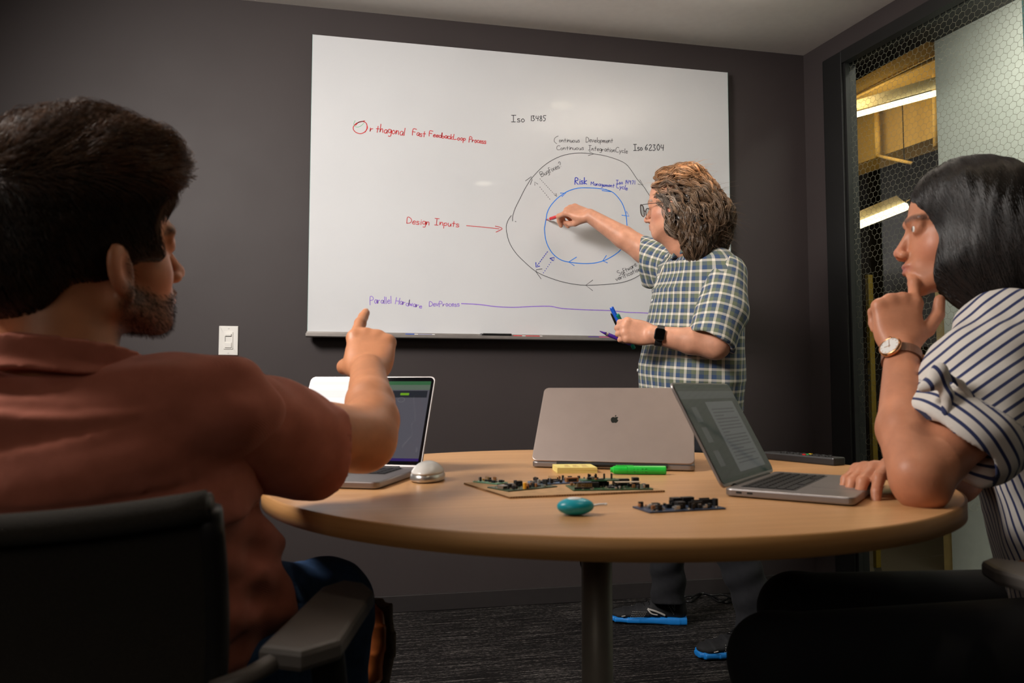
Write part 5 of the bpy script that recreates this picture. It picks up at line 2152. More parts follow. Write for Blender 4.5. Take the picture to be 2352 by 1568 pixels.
# ------------------------------------------------------------------ the man at the board
def man_board():
    M_SK = skin('skin_fair', (0.66, 0.32, 0.205), beard=(0.25, 0.18, 0.13), ruddy=(0.66, 0.22, 0.15))
    hM = frame(at(1556, 487, 2.62), None, cd3(-.86, .50, -.06), cd3(-.05, .02, 1))
    body = SDF()
    L = head(body, hM, 1.0)
    nb = at(1606, 575, 2.63)
    body.cap(L(0, -.012, -.03), nb, .060, .066, .03)
    body.cap(L(0, .045, -.055), at(1560, 560, 2.64), .035, .045, .035)
    f_ = cd3(-.93, -.36, 0)
    r_ = cd3(-.36, .93, 0)
    shR, elR, wrR = at(1545, 600, 2.84), at(1482, 576, 2.99), at(1354, 495, 3.045)
    body.cap(nb, shR, .045, .045, .02)
    body.cap(shR, elR, .050, .048, .02)
    m1 = elR * .62 + wrR * .38
    body.cap(elR, m1, .050, .044, .02)
    body.cap(m1, wrR, .044, .028, .012)
    hd = frame(wrR + (wrR - m1) * .03, None, cd3(-.80, .34, .34), cd3(.1, -.75, .62))
    curl = {'index': (40, 56, 22, 0), 'middle': (58, 62, 25, 0), 'ring': (66, 78, 35, 0), 'pinky': (72, 84, 40, 0)}
    th = [(.018, .014, -.014), (.034, .042, -.034), (.024, .068, -.052), (.012, .088, -.060)]
    tipR = hand(body, hd, -1, curl, th, 1.0, 1.08)
    # near arm
    shL, elL, wrL = at(1668, 640, 2.50), at(1643, 792, 2.43), at(1497, 768, 2.47)
    body.cap(nb, shL, .045, .045, .02)
    body.cap(shL, elL, .050, .046, .02)
    m2 = elL * .62 + wrL * .38
    body.cap(elL, m2, .045, .043, .015)
    body.cap(m2, wrL, .043, .0285, .012)
    hl_ = frame(wrL, None, cd3(-.97, .10, .20), cd3(-.1, -1, .12))
    curlL = {'index': (62, 70, 40, 0), 'middle': (66, 74, 45, 0), 'ring': (66, 74, 45, 0), 'pinky': (58, 66, 40, -6)}
    thL = [(.018, .018, -.014), (.034, .046, -.030), (.030, .070, -.048), (.020, .088, -.058)]
    tipL = hand(body, hl_, 1, curlL, thL, 1.0, 1.08)
    pel = at(1590, 945, 2.68)
    body.loft([(at(1600, 620, 2.66), r_, f_, .17, .10), (at(1590, 730, 2.66), r_, f_, .17, .13), (at(1580, 860, 2.67), r_, f_, .17, .14), (pel, r_, f_, .16, .12)], k=.03)
    o = body.build('person', M_SK, None, .0036, attrs={'mask': lambda P: head_mask(P, hM, 1.0)})
    tag(o, 'standing man with wavy hair, glasses and plaid shirt writing on the whiteboard', 'person')
    eyes(hM, 1.0, o)

    # plaid shirt
    M_PL = cloth('plaid_cotton', 'plaid')
    s = SDF()
    C = lambda x, y, z: at(x, y, z)
    st = [(C(1606, 590, 2.66), r_, f_, .130, .075), (C(1604, 622, 2.66), r_, f_, .195, .112), (C(1600, 680, 2.66), r_, f_, .205, .135), (C(1594, 760, 2.665), r_, f_, .205, .150),
          (C(1588, 850, 2.67), r_, f_, .208, .172), (C(1586, 915, 2.68), r_, f_, .205, .165), (C(1586, 975, 2.68), r_, f_, .20, .15)]
    s.loft(st, k=.02)
    s.cap(at(1640, 625, 2.56), shL, .068, .064, .03)
    s.cap(at(1575, 612, 2.72), shR, .068, .062, .03)
    s.cap(nb + np.array([0, 0, -.035]), at(1650, 618, 2.54), .062, .062, .03)

    def dsp(P):
        z = P[:, 2]
        lo = np.clip((1.25 - z) / .25, 0, 1)
        return .006 * aniso(P, cd3(.25, 0, 1), 2.5, 19, 1.1) * (.5 + lo) + .004 * aniso(P, cd3(.8, 0, .6), 5, 26, 3.1) * (1 - lo)
    s.disp = dsp
    s.plane(C(1586, 955, 2.68), cd3(0, 0, -1))
    s.plane(C(1590, 560, 2.66), cd3(0.15, 0, 1), k=.01)
    pat = cyl(C(1586, 960, 2.67), C(1600, 600, 2.66), f_, .175)
    sh = s.build('plaid_shirt', M_PL, o, .0042, attrs={'pat': pat}, smooth=4)
    # near sleeve
    sl = SDF()
    a, b, c = at(1666, 632, 2.52), at(1658, 720, 2.47), at(1628, 800, 2.42)
    sl.cap(a, b, .074, .080, .02)
    sl.cap(b, c, .080, .082, .02)
    ax = c - b
    ax /= np.linalg.norm(ax)
    sl.cap(b, c + ax * .08, .060, .066, .006, 'sub')
    sl.disp = lambda P: .005 * aniso(P, cd3(-.2, 0, 1), 6, 24, .4)
    sl.plane(at(1622, 779, 2.42), ax * .6 + cd3(-.48, 0, -.86) * .55, k=.003)
    sl.build('sleeve', M_PL, sh, .004, attrs={'pat': cyl(a, c, cd3(.9, -.3, 0), .078)})['label'] = 'short near sleeve of the plaid shirt'
    # far sleeve
    sl = SDF()
    a, b, c = at(1560, 612, 2.80), at(1515, 600, 2.90), at(1478, 585, 2.98)
    sl.cap(a, b, .080, .078, .02)
    sl.cap(b, c, .078, .074, .02)
    sl.cap(at(1520, 640, 2.88), at(1490, 640, 2.95), .045, .04, .03)
    ax = c - b
    ax /= np.linalg.norm(ax)
    sl.cap(b, c + ax * .08, .064, .064, .006, 'sub')
    sl.disp = lambda P: .005 * aniso(P, cd3(.1, 0, 1), 8, 30, 2.4)
    sl.plane(at(1474, 590, 2.98), cd3(-1, .25, .02), k=.003)
    sl.build('sleeve', M_PL, sh, .004, attrs={'pat': cyl(a, c, cd3(0, 0, 1), .075)})['label'] = 'short far sleeve of the plaid shirt'
    # collar leaves
    cl = SDF()
    up = cd3(-.30, 0, 1)
    base = nb + cd3(0, 0, 1) * .018 - cd3(1, 0, 0) * .004
    cl.loft([(base + up * -.020, r_, f_, .104, .100), (base + up * .004, r_, f_, .090, .087), (base + up * .030, r_, f_, .078, .078)], k=.004)
    cl.loft([(base + up * -.05, r_, f_, .082, .080), (base + up * .01, r_, f_, .078, .076), (base + up * .06, r_, f_, .070, .070)], k=.003, mode='sub')
    cl.plane(base + up * .028, up, k=.003)
    cl.plane(base + up * -.018, -up, k=.003)
    # opening at the throat
    cl.box(base + f_ * .10 + up * 0, (.020, .04, .06), np.stack([r_, f_, np.cross(r_, f_)], 1), .002, .003, 'sub')
    cl.build('collar', M_PL, sh, .0032, attrs={'pat': cyl(base, base + up, f_, .085)})
    for sg in (-1, 1):
        p = base + f_ * .092 + r_ * sg * .030 + up * -.012
        tri = [(0, 0), (sg * .048, .022), (sg * .050, -.012), (sg * .012, -.060)]
        bm = prism(tri if sg > 0 else tri[::-1], 0, .0035, .001)
        nrm_ = f_ * .9 + r_ * sg * .42 + cd3(0, 0, 1) * .25
        bm.transform(frame_M(p, r_, nrm_))
        c_ = bmo('collar_point', bm, M_PL, sh)
        V = np.array([v.co for v in c_.data.vertices])
        set_attr(c_.data, 'pat', np.stack([V @ r_, V[:, 2], 0 * V[:, 0]], 1))
    # placket with buttons, following the chest
    def on_shirt(px, py, d0=2.2, d1=3.1):
        D = np.linspace(d0, d1, 300)
        P = np.array([at(px, py, d) for d in D])
        v = s.eval(P.astype(f32))
        i = np.argmax(v < 0)
        return P[i] if v[i] < 0 else None
    pl = [on_shirt(x, y) for x, y in ((1541, 584), (1524, 612), (1513, 640), (1500, 670), (1490, 700), (1484, 730), (1479, 760))]
    pl = [p for p in pl if p is not None]
    if len(pl) > 3:
        tube('placket', catmull(pl, 4), .0035, M_PL, sh, 6)
    for x, y in ((1538, 586), (1513, 637), (1491, 690), (1476, 740), (1461, 796), (1458, 850)):
        p = on_shirt(x, y) if on_shirt(x, y) is not None else on_shirt(x + 8, y)
        if p is None:
            continue
        n = s.grad(np.array([p], f32))[0]
        bm = lathe_bm([(0, .0046), (.0035, .0046), (.0052, .0036), (.0055, .0015), (.0050, 0)], 14, M=frame_M(p, (0, 0, 1), n))
        bmo('button', bm, mat('pearl_button', (0.75, 0.74, 0.72, 1), 0.2), sh, smooth=True)
    # hair: a wavy mass
    hm = SDF()
    E = lambda c, r, k=.025, mode='add': hm.ell(L(*c), r, hM[:3, :3], k, mode)
    E((0, -.020, .060), (.083, .098, .090))
    E((0, .030, .112), (.060, .058, .045))
    E((-.02, -.050, .105), (.060, .050, .045))
    E((0, -.085, .000), (.088, .070, .095))
    E((-.035, -.085, -.060), (.060, .062, .075))
    E((.035, -.105, -.055), (.058, .060, .070))
    E((0, -.120, -.040), (.070, .065, .070))
    E((-.060, -.020, -.030), (.032, .050, .065))
    E((.060, -.020, -.030), (.032, .050, .065))
    E((-.03, -.070, -.125), (.052, .045, .062))
    E((.03, -.110, -.105), (.050, .045, .060))
    E((0, .128, .040), (.12, .072, .120), .01, 'sub')
    for sg in (-1, 1):
        E((sg * .082, .058, -.030), (.045, .046, .075), .01, 'sub')
    hm.disp = lambda P: .008 + .006 * vnoise(P, 45, 2.2) + .004 * vnoise(P, 90, 1)
    HM = hair_mat('wavy_hair', (0.15, 0.092, 0.055), (0.25, 0.16, 0.10), .34)

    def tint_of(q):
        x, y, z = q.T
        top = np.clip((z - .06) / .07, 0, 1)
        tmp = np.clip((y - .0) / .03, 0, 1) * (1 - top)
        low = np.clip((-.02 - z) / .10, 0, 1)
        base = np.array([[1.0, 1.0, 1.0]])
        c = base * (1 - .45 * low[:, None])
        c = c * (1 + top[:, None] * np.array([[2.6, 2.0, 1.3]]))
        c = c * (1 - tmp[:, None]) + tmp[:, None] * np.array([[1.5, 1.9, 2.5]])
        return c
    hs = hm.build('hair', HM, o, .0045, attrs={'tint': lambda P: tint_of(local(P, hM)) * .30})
    fwd = hM[:3, :3] @ np.array([0, 1, 0])
    upv = hM[:3, :3] @ np.array([0, 0, 1])
    rs = np.random.RandomState(4)
    plain = SDF()
    plain.ops, plain.disp = hm.ops, None
    NL = 620
    roots, q = scalp_roots(hm, hM, 1.0, NL, lambda q: (q[:, 2] > -.13) * 1.0, 11)
    jit = rs.normal(0, .35, (NL, 3))

    def fl(P, i, G):
        back = np.clip((q[:, 2] - .03) / .08, 0, 1)[:, None]
        return (-fwd[None] * (.40 + back) - upv[None] * (1 - back * .9) + jit).astype(f32)
    ln = (.0070 + .0040 * rs.rand(NL)).astype(f32)
    cen = flow(plain, roots, fl, 14, ln, .000)
    S = cen.shape[1]
    t = np.linspace(0, 1, S)[None, :]
    T = np.gradient(cen, axis=1)
    T /= np.linalg.norm(T, axis=2)[..., None] + 1e-9
    G0 = np.stack([plain.grad(cen[:, k].astype(f32)) for k in range(S)], 1).astype(float)
    B = np.cross(T, G0)
    ph = rs.rand(NL, 1) * 2 * PI
    fq = 8 + 6 * rs.rand(NL, 1)
    am = (.0085 * t ** .5) * (.6 + .8 * rs.rand(NL, 1))
    cen = cen + B * (np.sin(ph + fq * t) * am)[..., None] + G0 * ((np.cos(ph + fq * t) * .55 + .75) * am)[..., None]
    NS = 15
    ra, rr = rs.rand(NL, NS) * 2 * PI, np.sqrt(rs.rand(NL, NS)) * .0062
    prof = (.35 + np.sin(np.clip(t * 1.15, 0, 1) * PI) * .75)[:, None, :]
    offs = B[:, None] * (np.cos(ra) * rr)[:, :, None, None] * prof[..., None] + G0[:, None] * (np.sin(ra) * rr)[:, :, None, None] * prof[..., None]
    paths = (cen[:, None] + offs).reshape(NL * NS, S, 3)
    lk = .40 + 1.1 * rs.rand(NL, 1) ** 1.5
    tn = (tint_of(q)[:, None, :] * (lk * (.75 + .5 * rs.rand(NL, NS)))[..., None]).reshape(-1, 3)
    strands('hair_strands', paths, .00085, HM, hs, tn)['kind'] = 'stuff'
    # flyaway hairs
    r2, q2 = scalp_roots(hm, hM, 1.0, 260, lambda q: ((q[:, 2] > .08) | (q[:, 1] < -.11)) * 1.0, 12)
    G = plain.grad(r2).astype(float)
    tt = np.linspace(0, 1, 8)[None, :, None]
    dirs = G + rs.normal(0, .6, G.shape) - fwd * .5
    p2 = r2[:, None, :] + dirs[:, None, :] * tt * .028 - upv * (tt ** 2) * .012 + np.cross(dirs, upv)[:, None, :] * np.sin(tt * 5) * .006
    strands('flyaway_hair', p2, .0004, HM, hs, tint_of(q2) * 1.2)['kind'] = 'stuff'

    # glasses
    MG = mat('glasses_metal', (0.05, 0.035, 0.035, 1), 0.3, 0.7)
    g = empty('glasses', (0, 0, 0), 0, o)
    loops = []
    for sg in (-1, 1):
        P = []
        for k in range(28):
            a = 2 * PI * k / 28
            ca, sa = math.cos(a), math.sin(a)
            x = sg * .034 + .0255 * abs(ca) ** .75 * (1 if ca > 0 else -1)
            z = .019 + .0205 * abs(sa) ** .8 * (1 if sa > 0 else -1)
            P.append(L(x, .118 - abs(x) * .10, z))
        tube('rim', P, .0016, MG, g, 8, True)
        me = bpy.data.meshes.new('lens')
        me.from_pydata([tuple(p) for p in P], [], [tuple(range(28))])
        obj('lens', me, M_GLASS, g)
        tube('temple_arm', catmull([L(sg * .059, .112, .028), L(sg * .071, .095, .030), L(sg * .078, .04, .024), L(sg * .080, -.01, .018)], 4), .0011, MG, g, 6)
    tube('bridge', catmull([L(-.010, .118, .024), L(0, .121, .028), L(.010, .118, .024)], 4), .0012, MG, g, 6)

    # wrist watch, square and black
    wM = frame(wrL * .80 + m2 * .20 + cd3(0, 0, 1) * .0, None, wrL - m2, cd3(-.1, -1, .05))
    Mw = Matrix(wM.tolist())
    wt = empty('wrist_watch', (0, 0, 0), 0, o)
    WR = .031
    ring = bmesh.new()
    N = 40
    for k in range(N):
        a0, a1 = 2 * PI * k / N, 2 * PI * (k + 1) / N
        q_ = []
        for rr in (WR, WR + .0035):
            for a in (a0, a1):
                for y in (-.0115, .0115):
                    q_.append(ring.verts.new((rr * math.sin(a), y, rr * math.cos(a))))
        i = q_
        for f in ((0, 1, 3, 2), (4, 6, 7, 5), (0, 2, 6, 4), (1, 5, 7, 3)):
            ring.faces.new([i[j] for j in f])
    bmesh.ops.remove_doubles(ring, verts=ring.verts[:], dist=1e-5)
    bmesh.ops.recalc_face_normals(ring, faces=ring.faces[:])
    ring.transform(Mw)
    bmo('strap', ring, mat('watch_rubber', (0.018, 0.018, 0.019, 1), 0.6), wt)
    bm = prism(rrect(.034, .040, .009, 5), WR + .001, WR + .011, .003, 3)
    bm.transform(Mw @ Matrix.Rotation(PI / 2, 4, 'Z'))
    bmo('watch_case', bm, mat('watch_black', (0.008, 0.008, 0.009, 1), 0.15, spec=0.6), wt, smooth=False)
    bm = prism(rrect(.029, .035, .007, 5), WR + .011, WR + .0114)
    bm.transform(Mw @ Matrix.Rotation(PI / 2, 4, 'Z'))
    bmo('watch_screen', bm, mat('watch_glass', (0.002, 0.002, 0.002, 1), 0.05, spec=0.8), wt)
    for sg in (-1, 1):
        for k in range(7):
            a = .62 + k * .085
            bm = lathe_bm([(0, .0002), (.0012, .0002), (.0012, 0)], 8)
            Mh = Mw @ Matrix.Rotation(sg * a, 4, 'Y') @ Matrix.Translation(((0), (k % 2 - .5) * .007, WR + .0036))
            bm.transform(Mh)
            bmo('strap_hole', bm, M_PORT, wt)

    # trousers
    MT = mat('grey_trousers', (0.010, 0.010, 0.013, 1), 0.9, noise=0.2, nscale=60, bump=0.3, bscale=500)
    t_ = SDF()
    ax_ = lambda p: p
    sR = on_z(1535, 1438, 0) + np.array([0, 0, 0])
    sL = on_z(1735, 1505, 0)
    hipR, hipL = pel + r_ * .095 + cd3(0, 0, -1) * .06, pel - r_ * .095 + cd3(0, 0, -1) * .06
    t_.loft([(pel + cd3(0, 0, 1) * .06, r_, f_, .185, .135), (pel, r_, f_, .19, .14), (pel + cd3(0, 0, -1) * .12, r_, f_, .19, .135)], k=.03)
    kR = hipR * .5 + (sR + np.array([0, 0, .1])) * .5 + f_ * .03
    kL = hipL * .5 + (sL + np.array([0, 0, .1])) * .5 + f_ * .03
    aR, aL = sR + np.array([0, 0, .085]), sL + np.array([0, 0, .085])
    for h_, k_, a_ in ((hipR, kR, aR), (hipL, kL, aL)):
        t_.cap(h_, k_, .098, .076, .03)
        t_.cap(k_, a_ + np.array([0, 0, .10]), .074, .064, .02)
        t_.cap(a_ + np.array([0, 0, .10]), a_, .060, .062, .02)
    t_.disp = lambda P: .007 * aniso(P, cd3(.9, 0, .35), 7, 30, 1.9) * np.clip((.45 - P[:, 2]) / .2, .2, 1)
    t_.plane((0, 0, .088), (0, 0, -1))
    t_.build('trousers', MT, o, .005)
    # running shoes
    M_UP = mat('shoe_black_mesh', (0.010, 0.010, 0.012, 1), 0.8, noise=0.4, nscale=500, bump=0.5, bscale=600)
    M_BL = mat('shoe_blue_foam', (0.01, 0.22, 0.68, 1), 0.5, noise=0.05)
    M_WS = mat('shoe_silver', (0.50, 0.47, 0.44, 1), 0.45)

    def mark(T, so, k):
        # silver side chevron and toe dash on the visible side, perforation dots
        for sgn in (1, -1):
            side = lambda y, z, e=0: T(sgn * (np.interp(y, [.05, .11, .165, .215, .262], [.034, .038, .047, .051, .035]) + e) * math.sqrt(max(.05, 1 - ((z - np.interp(y, [.05, .11, .165, .215, .262], [.058, .052, .043, .036, .030])) / np.interp(y, [.05, .11, .165, .215, .262], [.045, .038, .029, .022, .016])) ** 2)), y * k, z)
            for path, r in (([(.150, .062), (.125, .056), (.100, .046), (.085, .038)], .0042), ([(.150, .062), (.135, .046), (.112, .040)], .0030), ([(.232, .036), (.246, .032)], .0016)):
                tube('silver_mark', catmull([side(y, z) for y, z in path], 4), r, M_WS, so, 6)
            b2 = bmesh.new()
            for i in range(9):
                for j in range(4):
                    y, z = .165 + i * .006 - j * .003, .034 + j * .006
                    p = side(y, z, .0008)
                    box_bm(p - .0009, p + .0009, bm=b2)
            for i in range(3):
                for q in range(8):
                    y, z = .030 + i * .012 + q * .003, .045 + q * .005
                    p = side(max(y, .05), z, .001)
                    box_bm(p - .0008, p + .0008, bm=b2)
            bmo('perforations', b2, M_WS, so)['kind'] = 'stuff'
    shoe(o, frame(sR - f_ * .085, None, cd3(-.98, .10, 0), (0, 0, 1)), M_UP, M_BL, .295, lace_m=M_PK, mark=mark)
    shoe(o, frame(sL - f_ * .085, None, cd3(-.97, -.22, 0), (0, 0, 1)), M_UP, M_BL, .295, lace_m=M_PK, mark=mark)

    # markers: one writing, the others kept in the near hand
    def marker(p0, p1, capm, bodym, label, r=.0068, tip=True, nm='dry_erase_marker', red=False):
        p0, p1 = np.asarray(p0, float), np.asarray(p1, float)
        L_ = float(np.linalg.norm(p1 - p0))
        c = (p0 + p1) / 2
        t = empty(nm, tuple(c))
        tag(t, label, 'marker')
        z = (p1 - p0) / L_
        xr = (1, 0, 0) if abs(z[0]) < .9 else (0, 0, 1)
        M = frame_M(p0 - c, xr, z)
        if tip:
            bmo('nib', lathe_bm([(0, 0), (.0012, .001), (.0022, .006), (.0022, .008)], 12, M=M), capm, t, smooth=True)
            bmo('nose', lathe_bm([(.0023, .007), (.0040, .016), (.0052, .024), (0, .024)], 14, M=M), capm, t, smooth=True)
            bmo('collar_ring', lathe_bm([(0, .0242), (.0064, .0242), (.0066, .031), (0, .031)], 16, M=M), M_ALU, t, smooth=False)
            s0 = .0312
        else:
            bmo('cap', lathe_bm([(0, 0), (r * .85, 0), (r * 1.05, .003), (r * 1.05, .036), (0, .036)], 16, M=M), capm, t)
            s0 = .0362
        bmo('barrel', lathe_bm([(0, s0), (r, s0), (r, L_ - .010), (0, L_ - .010)], 16, M=M), bodym, t)
        bmo('end_plug', lathe_bm([(0, L_ - .0098), (r * 1.02, L_ - .0098), (r * .95, L_), (0, L_)], 16, M=M), capm, t)
        if red:
            bmo('printed_label', lathe_bm([(r * 1.02, s0 + .004), (r * 1.02, L_ - .014)], 16, M=M), capm, t)
            bmo('label_stripe', box_bm((-.0022, -r * 1.08, s0 + .02), (.0022, -r * .95, L_ - .018), M=M), M_PK, t)
        return t
    tip_b = on_y(1255, 505, YF - .001)
    e = at(1322, 484, 3.0)
    d = (e - tip_b)
    marker(tip_b, tip_b + d / np.linalg.norm(d) * .125, M_PR, M_PW, 'red dry-erase marker in the writing hand touching the board', red=True)
    marker(at(1404, 705, 2.555), at(1446, 790, 2.56), M_PB, M_PB, 'blue marker sticking up highest from the near hand of the standing man', tip=False)
    marker(at(1418, 722, 2.55), at(1456, 800, 2.60), M_PG, M_PG, 'green marker held in the near hand beside the blue one', tip=False)
    marker(at(1406, 718, 2.585), at(1436, 788, 2.60), M_PK, M_PK, 'black marker held leftmost in the near hand', tip=False)
    marker(at(1377, 760, 2.55), at(1450, 790, 2.56), M_PP, M_PP, 'purple marker poking out under the fingers of the near hand')
    return o


man_board()
# cables on the floor by the wall
for i in range(3):
    rnd = random.Random(40 + i)
    p = [on_z(1560 + i * 12 + k * 26, 1372 + rnd.uniform(-10, 12) + i * 4, .006) + np.array([0, 0, .0088 * i]) for k in range(7)]
    tag(tube('power_cable', catmull(p, 5), .0040, M_PK, n=6), ['black cable in the carpet tangle nearest the baseboard', 'black cable in the middle of the carpet tangle behind the running shoes', 'black cable in the carpet tangle nearest the running shoes'][i], 'cable', 'cables tangled on the carpet')
# ------------------------------------------------------------------ the woman on the right
def woman():
    M_SK = skin('skin_olive', (0.54, 0.225, 0.125), lips=(0.36, 0.11, 0.10), beard=(0.03, 0.02, 0.018))
    kh = .95
    hM = frame(at(2222, 566, 1.262), None, cd3(-.94, .34, .03), cd3(.02, .03, 1))
    body = SDF()
    L = head(body, hM, kh, True)
    nb = at(2290, 700, 1.30)
    body.cap(L(0, -.015, -.03), nb, .045, .050, .02)
    # near (left) arm, elbow on the table
    shL, elb, wr = at(2300, 800, 1.16), at(2118, 1122, 1.03), at(2070, 800, 1.205)
    body.cap(shL, at(2205, 990, 1.085), .040, .042, .01)
    body.cap(at(2205, 990, 1.085), elb + np.array([0, 0, .012]), .043, .036, .015)
    body.ell(elb + np.array([.0, 0, -.004]), (.030, .030, .024), None, .02)
    mid = at(2078, 985, 1.10)
    body.cap(elb + np.array([-.01, 0, .02]), mid, .034, .0375, .012)
    body.cap(mid, wr, .0375, .0235, .01)
    hd = frame(wr + np.array([0, 0, .002]), None, at(2060, 674, 1.245) - wr, cd3(-.16, -1, .05))
    curl = {'index': (9, 20, 10, 6), 'middle': (78, 84, 40, 0), 'ring': (82, 84, 40, 0), 'pinky': (84, 80, 40, 0)}
    th = [(.020, .018, -.010), (.048, .042, -.012), (.066, .070, -.008), (.070, .098, -.004)]
    tips = hand(body, hd, 1, curl, th, .95, 1.0)
    # far (right) arm, hand on the trackpad
    wr2 = at(2062, 1072, 1.19)
    tip_t = on_z(1932, 1114, .7545)
    kn = at(1990, 1068, 1.135)
    h2 = frame(wr2, None, kn - wr2 + np.array([0, 0, -.004]), cd3(-.10, .10, 1))
    c2 = {'index': (22, 30, 18, 5), 'middle': (24, 30, 18, 1), 'ring': (26, 32, 18, -3), 'pinky': (26, 32, 18, -8)}
    th2 = [(.016, .016, -.014), (.044, .030, -.024), (.062, .052, -.030), (.066, .078, -.036)]
    tips2 = hand(body, h2, -1, c2, th2, .92, .96)
    body.cap(wr2, at(2190, 1100, 1.27), .024, .036, .01)
    body.cap(at(2190, 1100, 1.27), at(2400, 900, 1.42), .038, .045, .02)
    f_ = cd3(-.80, .42, -.1)
    r_ = cd3(.42, .80, 0)
    body.cap(nb, shL, .040, .040, .03)
    body.loft([(at(2360, 790, 1.31), r_, f_, .15, .08), (at(2420, 980, 1.27), r_, f_, .14, .10), (at(2460, 1200, 1.24), r_, f_, .13, .10), (at(2480, 1330, 1.22), r_, f_, .14, .11)], k=.03)
    o = body.build('person', M_SK, None, .0032, attrs={'mask': lambda P: head_mask(P, hM, kh)})
    tag(o, 'seated woman with long black hair and striped blouse resting her chin on one hand', 'person')
    eyes(hM, kh, o)
    nail(tips['index'], cd3(-.6, -.6, .3), o, .95)
    nail(tips['thumb'], cd3(.1, -1, .2), o, .95)

    # striped blouse
    M_ST = cloth('striped_cotton', 'stripe')
    s = SDF()
    up = cd3(0, 0, 1)
    st = [(at(2330, 745, 1.31), r_, f_, .12, .07), (at(2370, 800, 1.30), r_, f_, .165, .105), (at(2410, 900, 1.285), r_, f_, .165, .125), (at(2435, 1000, 1.27), r_, f_, .160, .130),
          (at(2465, 1130, 1.25), r_, f_, .155, .135), (at(2500, 1260, 1.23), r_, f_, .155, .135), (at(2530, 1400, 1.22), r_, f_, .16, .14)]
    s.loft(st, k=.02)
    s.cap(at(2330, 780, 1.29), shL + np.array([0, 0, -.005]), .075, .066, .03)
    s.disp = lambda P: .007 * aniso(P, cd3(.35, 0, -1), 3, 22, 2.2) + .003 * vnoise(P, 26, 1)
    n1, n2, n3 = cd3(-.57, .45, .82) * 1.08, cd3(.90, 0, .43), cd3(.80, 0, .60)

    def tors(P):
        C0 = cyl(at(2500, 1350, 1.23), at(2370, 780, 1.30), f_, .15)(P)
        return np.stack([np.where(P[:, 2] > .80, P @ n1, C0[:, 0] + .25 * C0[:, 1]), P[:, 2], 0 * P[:, 2]], 1)
    sh = s.build('striped_blouse', M_ST, o, .0042, attrs={'pat': tors})
    # near sleeve with a knotted cuff; the stripes run across the shoulder
    sl = SDF()
    a, b, c = at(2322, 775, 1.18), at(2262, 880, 1.125), at(2208, 1000, 1.080)
    sl.cap(a, b, .078, .080, .02)
    sl.cap(b, c, .080, .078, .02)
    sl.cap(at(2240, 1010, 1.08), at(2300, 1000, 1.10), .050, .05, .03)
    sl.cap(at(2200, 860, 1.13), at(2160, 920, 1.115), .040, .034, .03)
    ax = c - a
    ax /= np.linalg.norm(ax)
    sl.cap(b, c + ax * .1, .054, .056, .006, 'sub')
    dln = cd3(-.55, 0, -.8)
    sl.disp = lambda P: .0055 * aniso(P, cd3(.8, 0, -.6), 6, 30, .9) + .002 * vnoise(P, 40, 2)
    nrm = cd3(-.82, .10, -.57)
    sl.plane(at(2166, 985, 1.04), nrm, k=.003)
    sM = frame(b, cd3(.30, 0, .95), z=cd3(0, -1, 0))

    def spat(P):
        ab = (P - at(2158, 852, 1.04)) @ cd3(.62, 0, .78)
        return np.stack([np.where(ab > 0, P @ n1, P @ n3), P[:, 2], 0 * P[:, 2]], 1)
        q = local(P, sM)
        up_ = q[:, 0] * .62 + q[:, 1] * .78
        lo_ = q[:, 0] * .62 - q[:, 1] * .9
        # stripes rise to the right above the knot seam and fall to the right below it
        k_ = np.clip((q[:, 0] + .018 + q[:, 1] * .55) / .004, 0, 1)
        w = q[:, 2] * .9
        return np.stack([np.where(k_ > .5, q[:, 0] * .86 + q[:, 1] * .50, q[:, 0] * .66 - q[:, 1] * .75) + 0 * w, q[:, 1], 0 * w], 1)
    so = sl.build('sleeve', M_ST, sh, .0038, attrs={'pat': spat})
    so['label'] = 'short gathered sleeve with striped fabric'
    # knot
    kn_ = SDF()
    K = at(2158, 852, 1.035)
    kn_.ell(K, (.010, .008, .011), None, .006)
    kn_.chain([K, at(2140, 880, 1.04), at(2118, 888, 1.045)], [.008, .009, .006], .006)
    kn_.chain([K, at(2175, 905, 1.035), at(2172, 950, 1.035)], [.008, .009, .006], .006)
    kn_.chain([K, at(2205, 880, 1.035), at(2250, 930, 1.035)], [.006, .005, .004], .006)
    kn_.disp = lambda P: .002 * aniso(P, cd3(-.5, 0, -.8), 10, 70, 2)
    kn_.build('sleeve_knot', M_ST, so, .0028, attrs={'pat': lambda P: np.stack([(P @ cd3(.8, 0, .4)), P[:, 2], 0 * P[:, 2]], 1)})

    # hair: a long smooth black mass
    hm = SDF()
    E = lambda c, r, k=.025, mode='add': hm.ell(L(*c), np.array(r) * kh, hM[:3, :3], k, mode)
    E((0, -.018, .062), (.086, .108, .096))
    E((0, .012, .088), (.066, .062, .055), .03)
    E((-.050, -.030, -.010), (.045, .070, .095), .03)
    E((.050, -.030, -.010), (.045, .070, .095), .03)
    E((0, -.075, -.030), (.085, .060, .110), .03)
    hm.cap(at(2215, 610, 1.235), at(2262, 668, 1.215), .052, .042, .03)
    hm.cap(at(2275, 600, 1.27), at(2400, 730, 1.25), .075, .060, .04)
    hm.cap(at(2400, 730, 1.25), at(2470, 900, 1.24), .060, .050, .04)
    E((0, .200, -.010), (.15, .152, .140), .008, 'sub')
    hm.disp = lambda P: .0020 * aniso(P, cd3(-.1, 0, -1), 9, 85, 1.3) + .0012 * aniso(P, cd3(.1, 0, -1), 6, 32, 4.4)
    HM = hair_mat('black_hair', (0.004, 0.0035, 0.0035), (0.011, 0.008, 0.007), .45)
    hs = hm.build('hair', HM, o, .004, attrs={'tint': lambda P: np.ones((len(P), 3)) * .8})
    roots, q = scalp_roots(hm, hM, kh, 9000, lambda q: (q[:, 2] > -.14) * (.6 + 3 * (q[:, 2] > .09)), 21)
    fwd = hM[:3, :3] @ np.array([0, 1, 0])
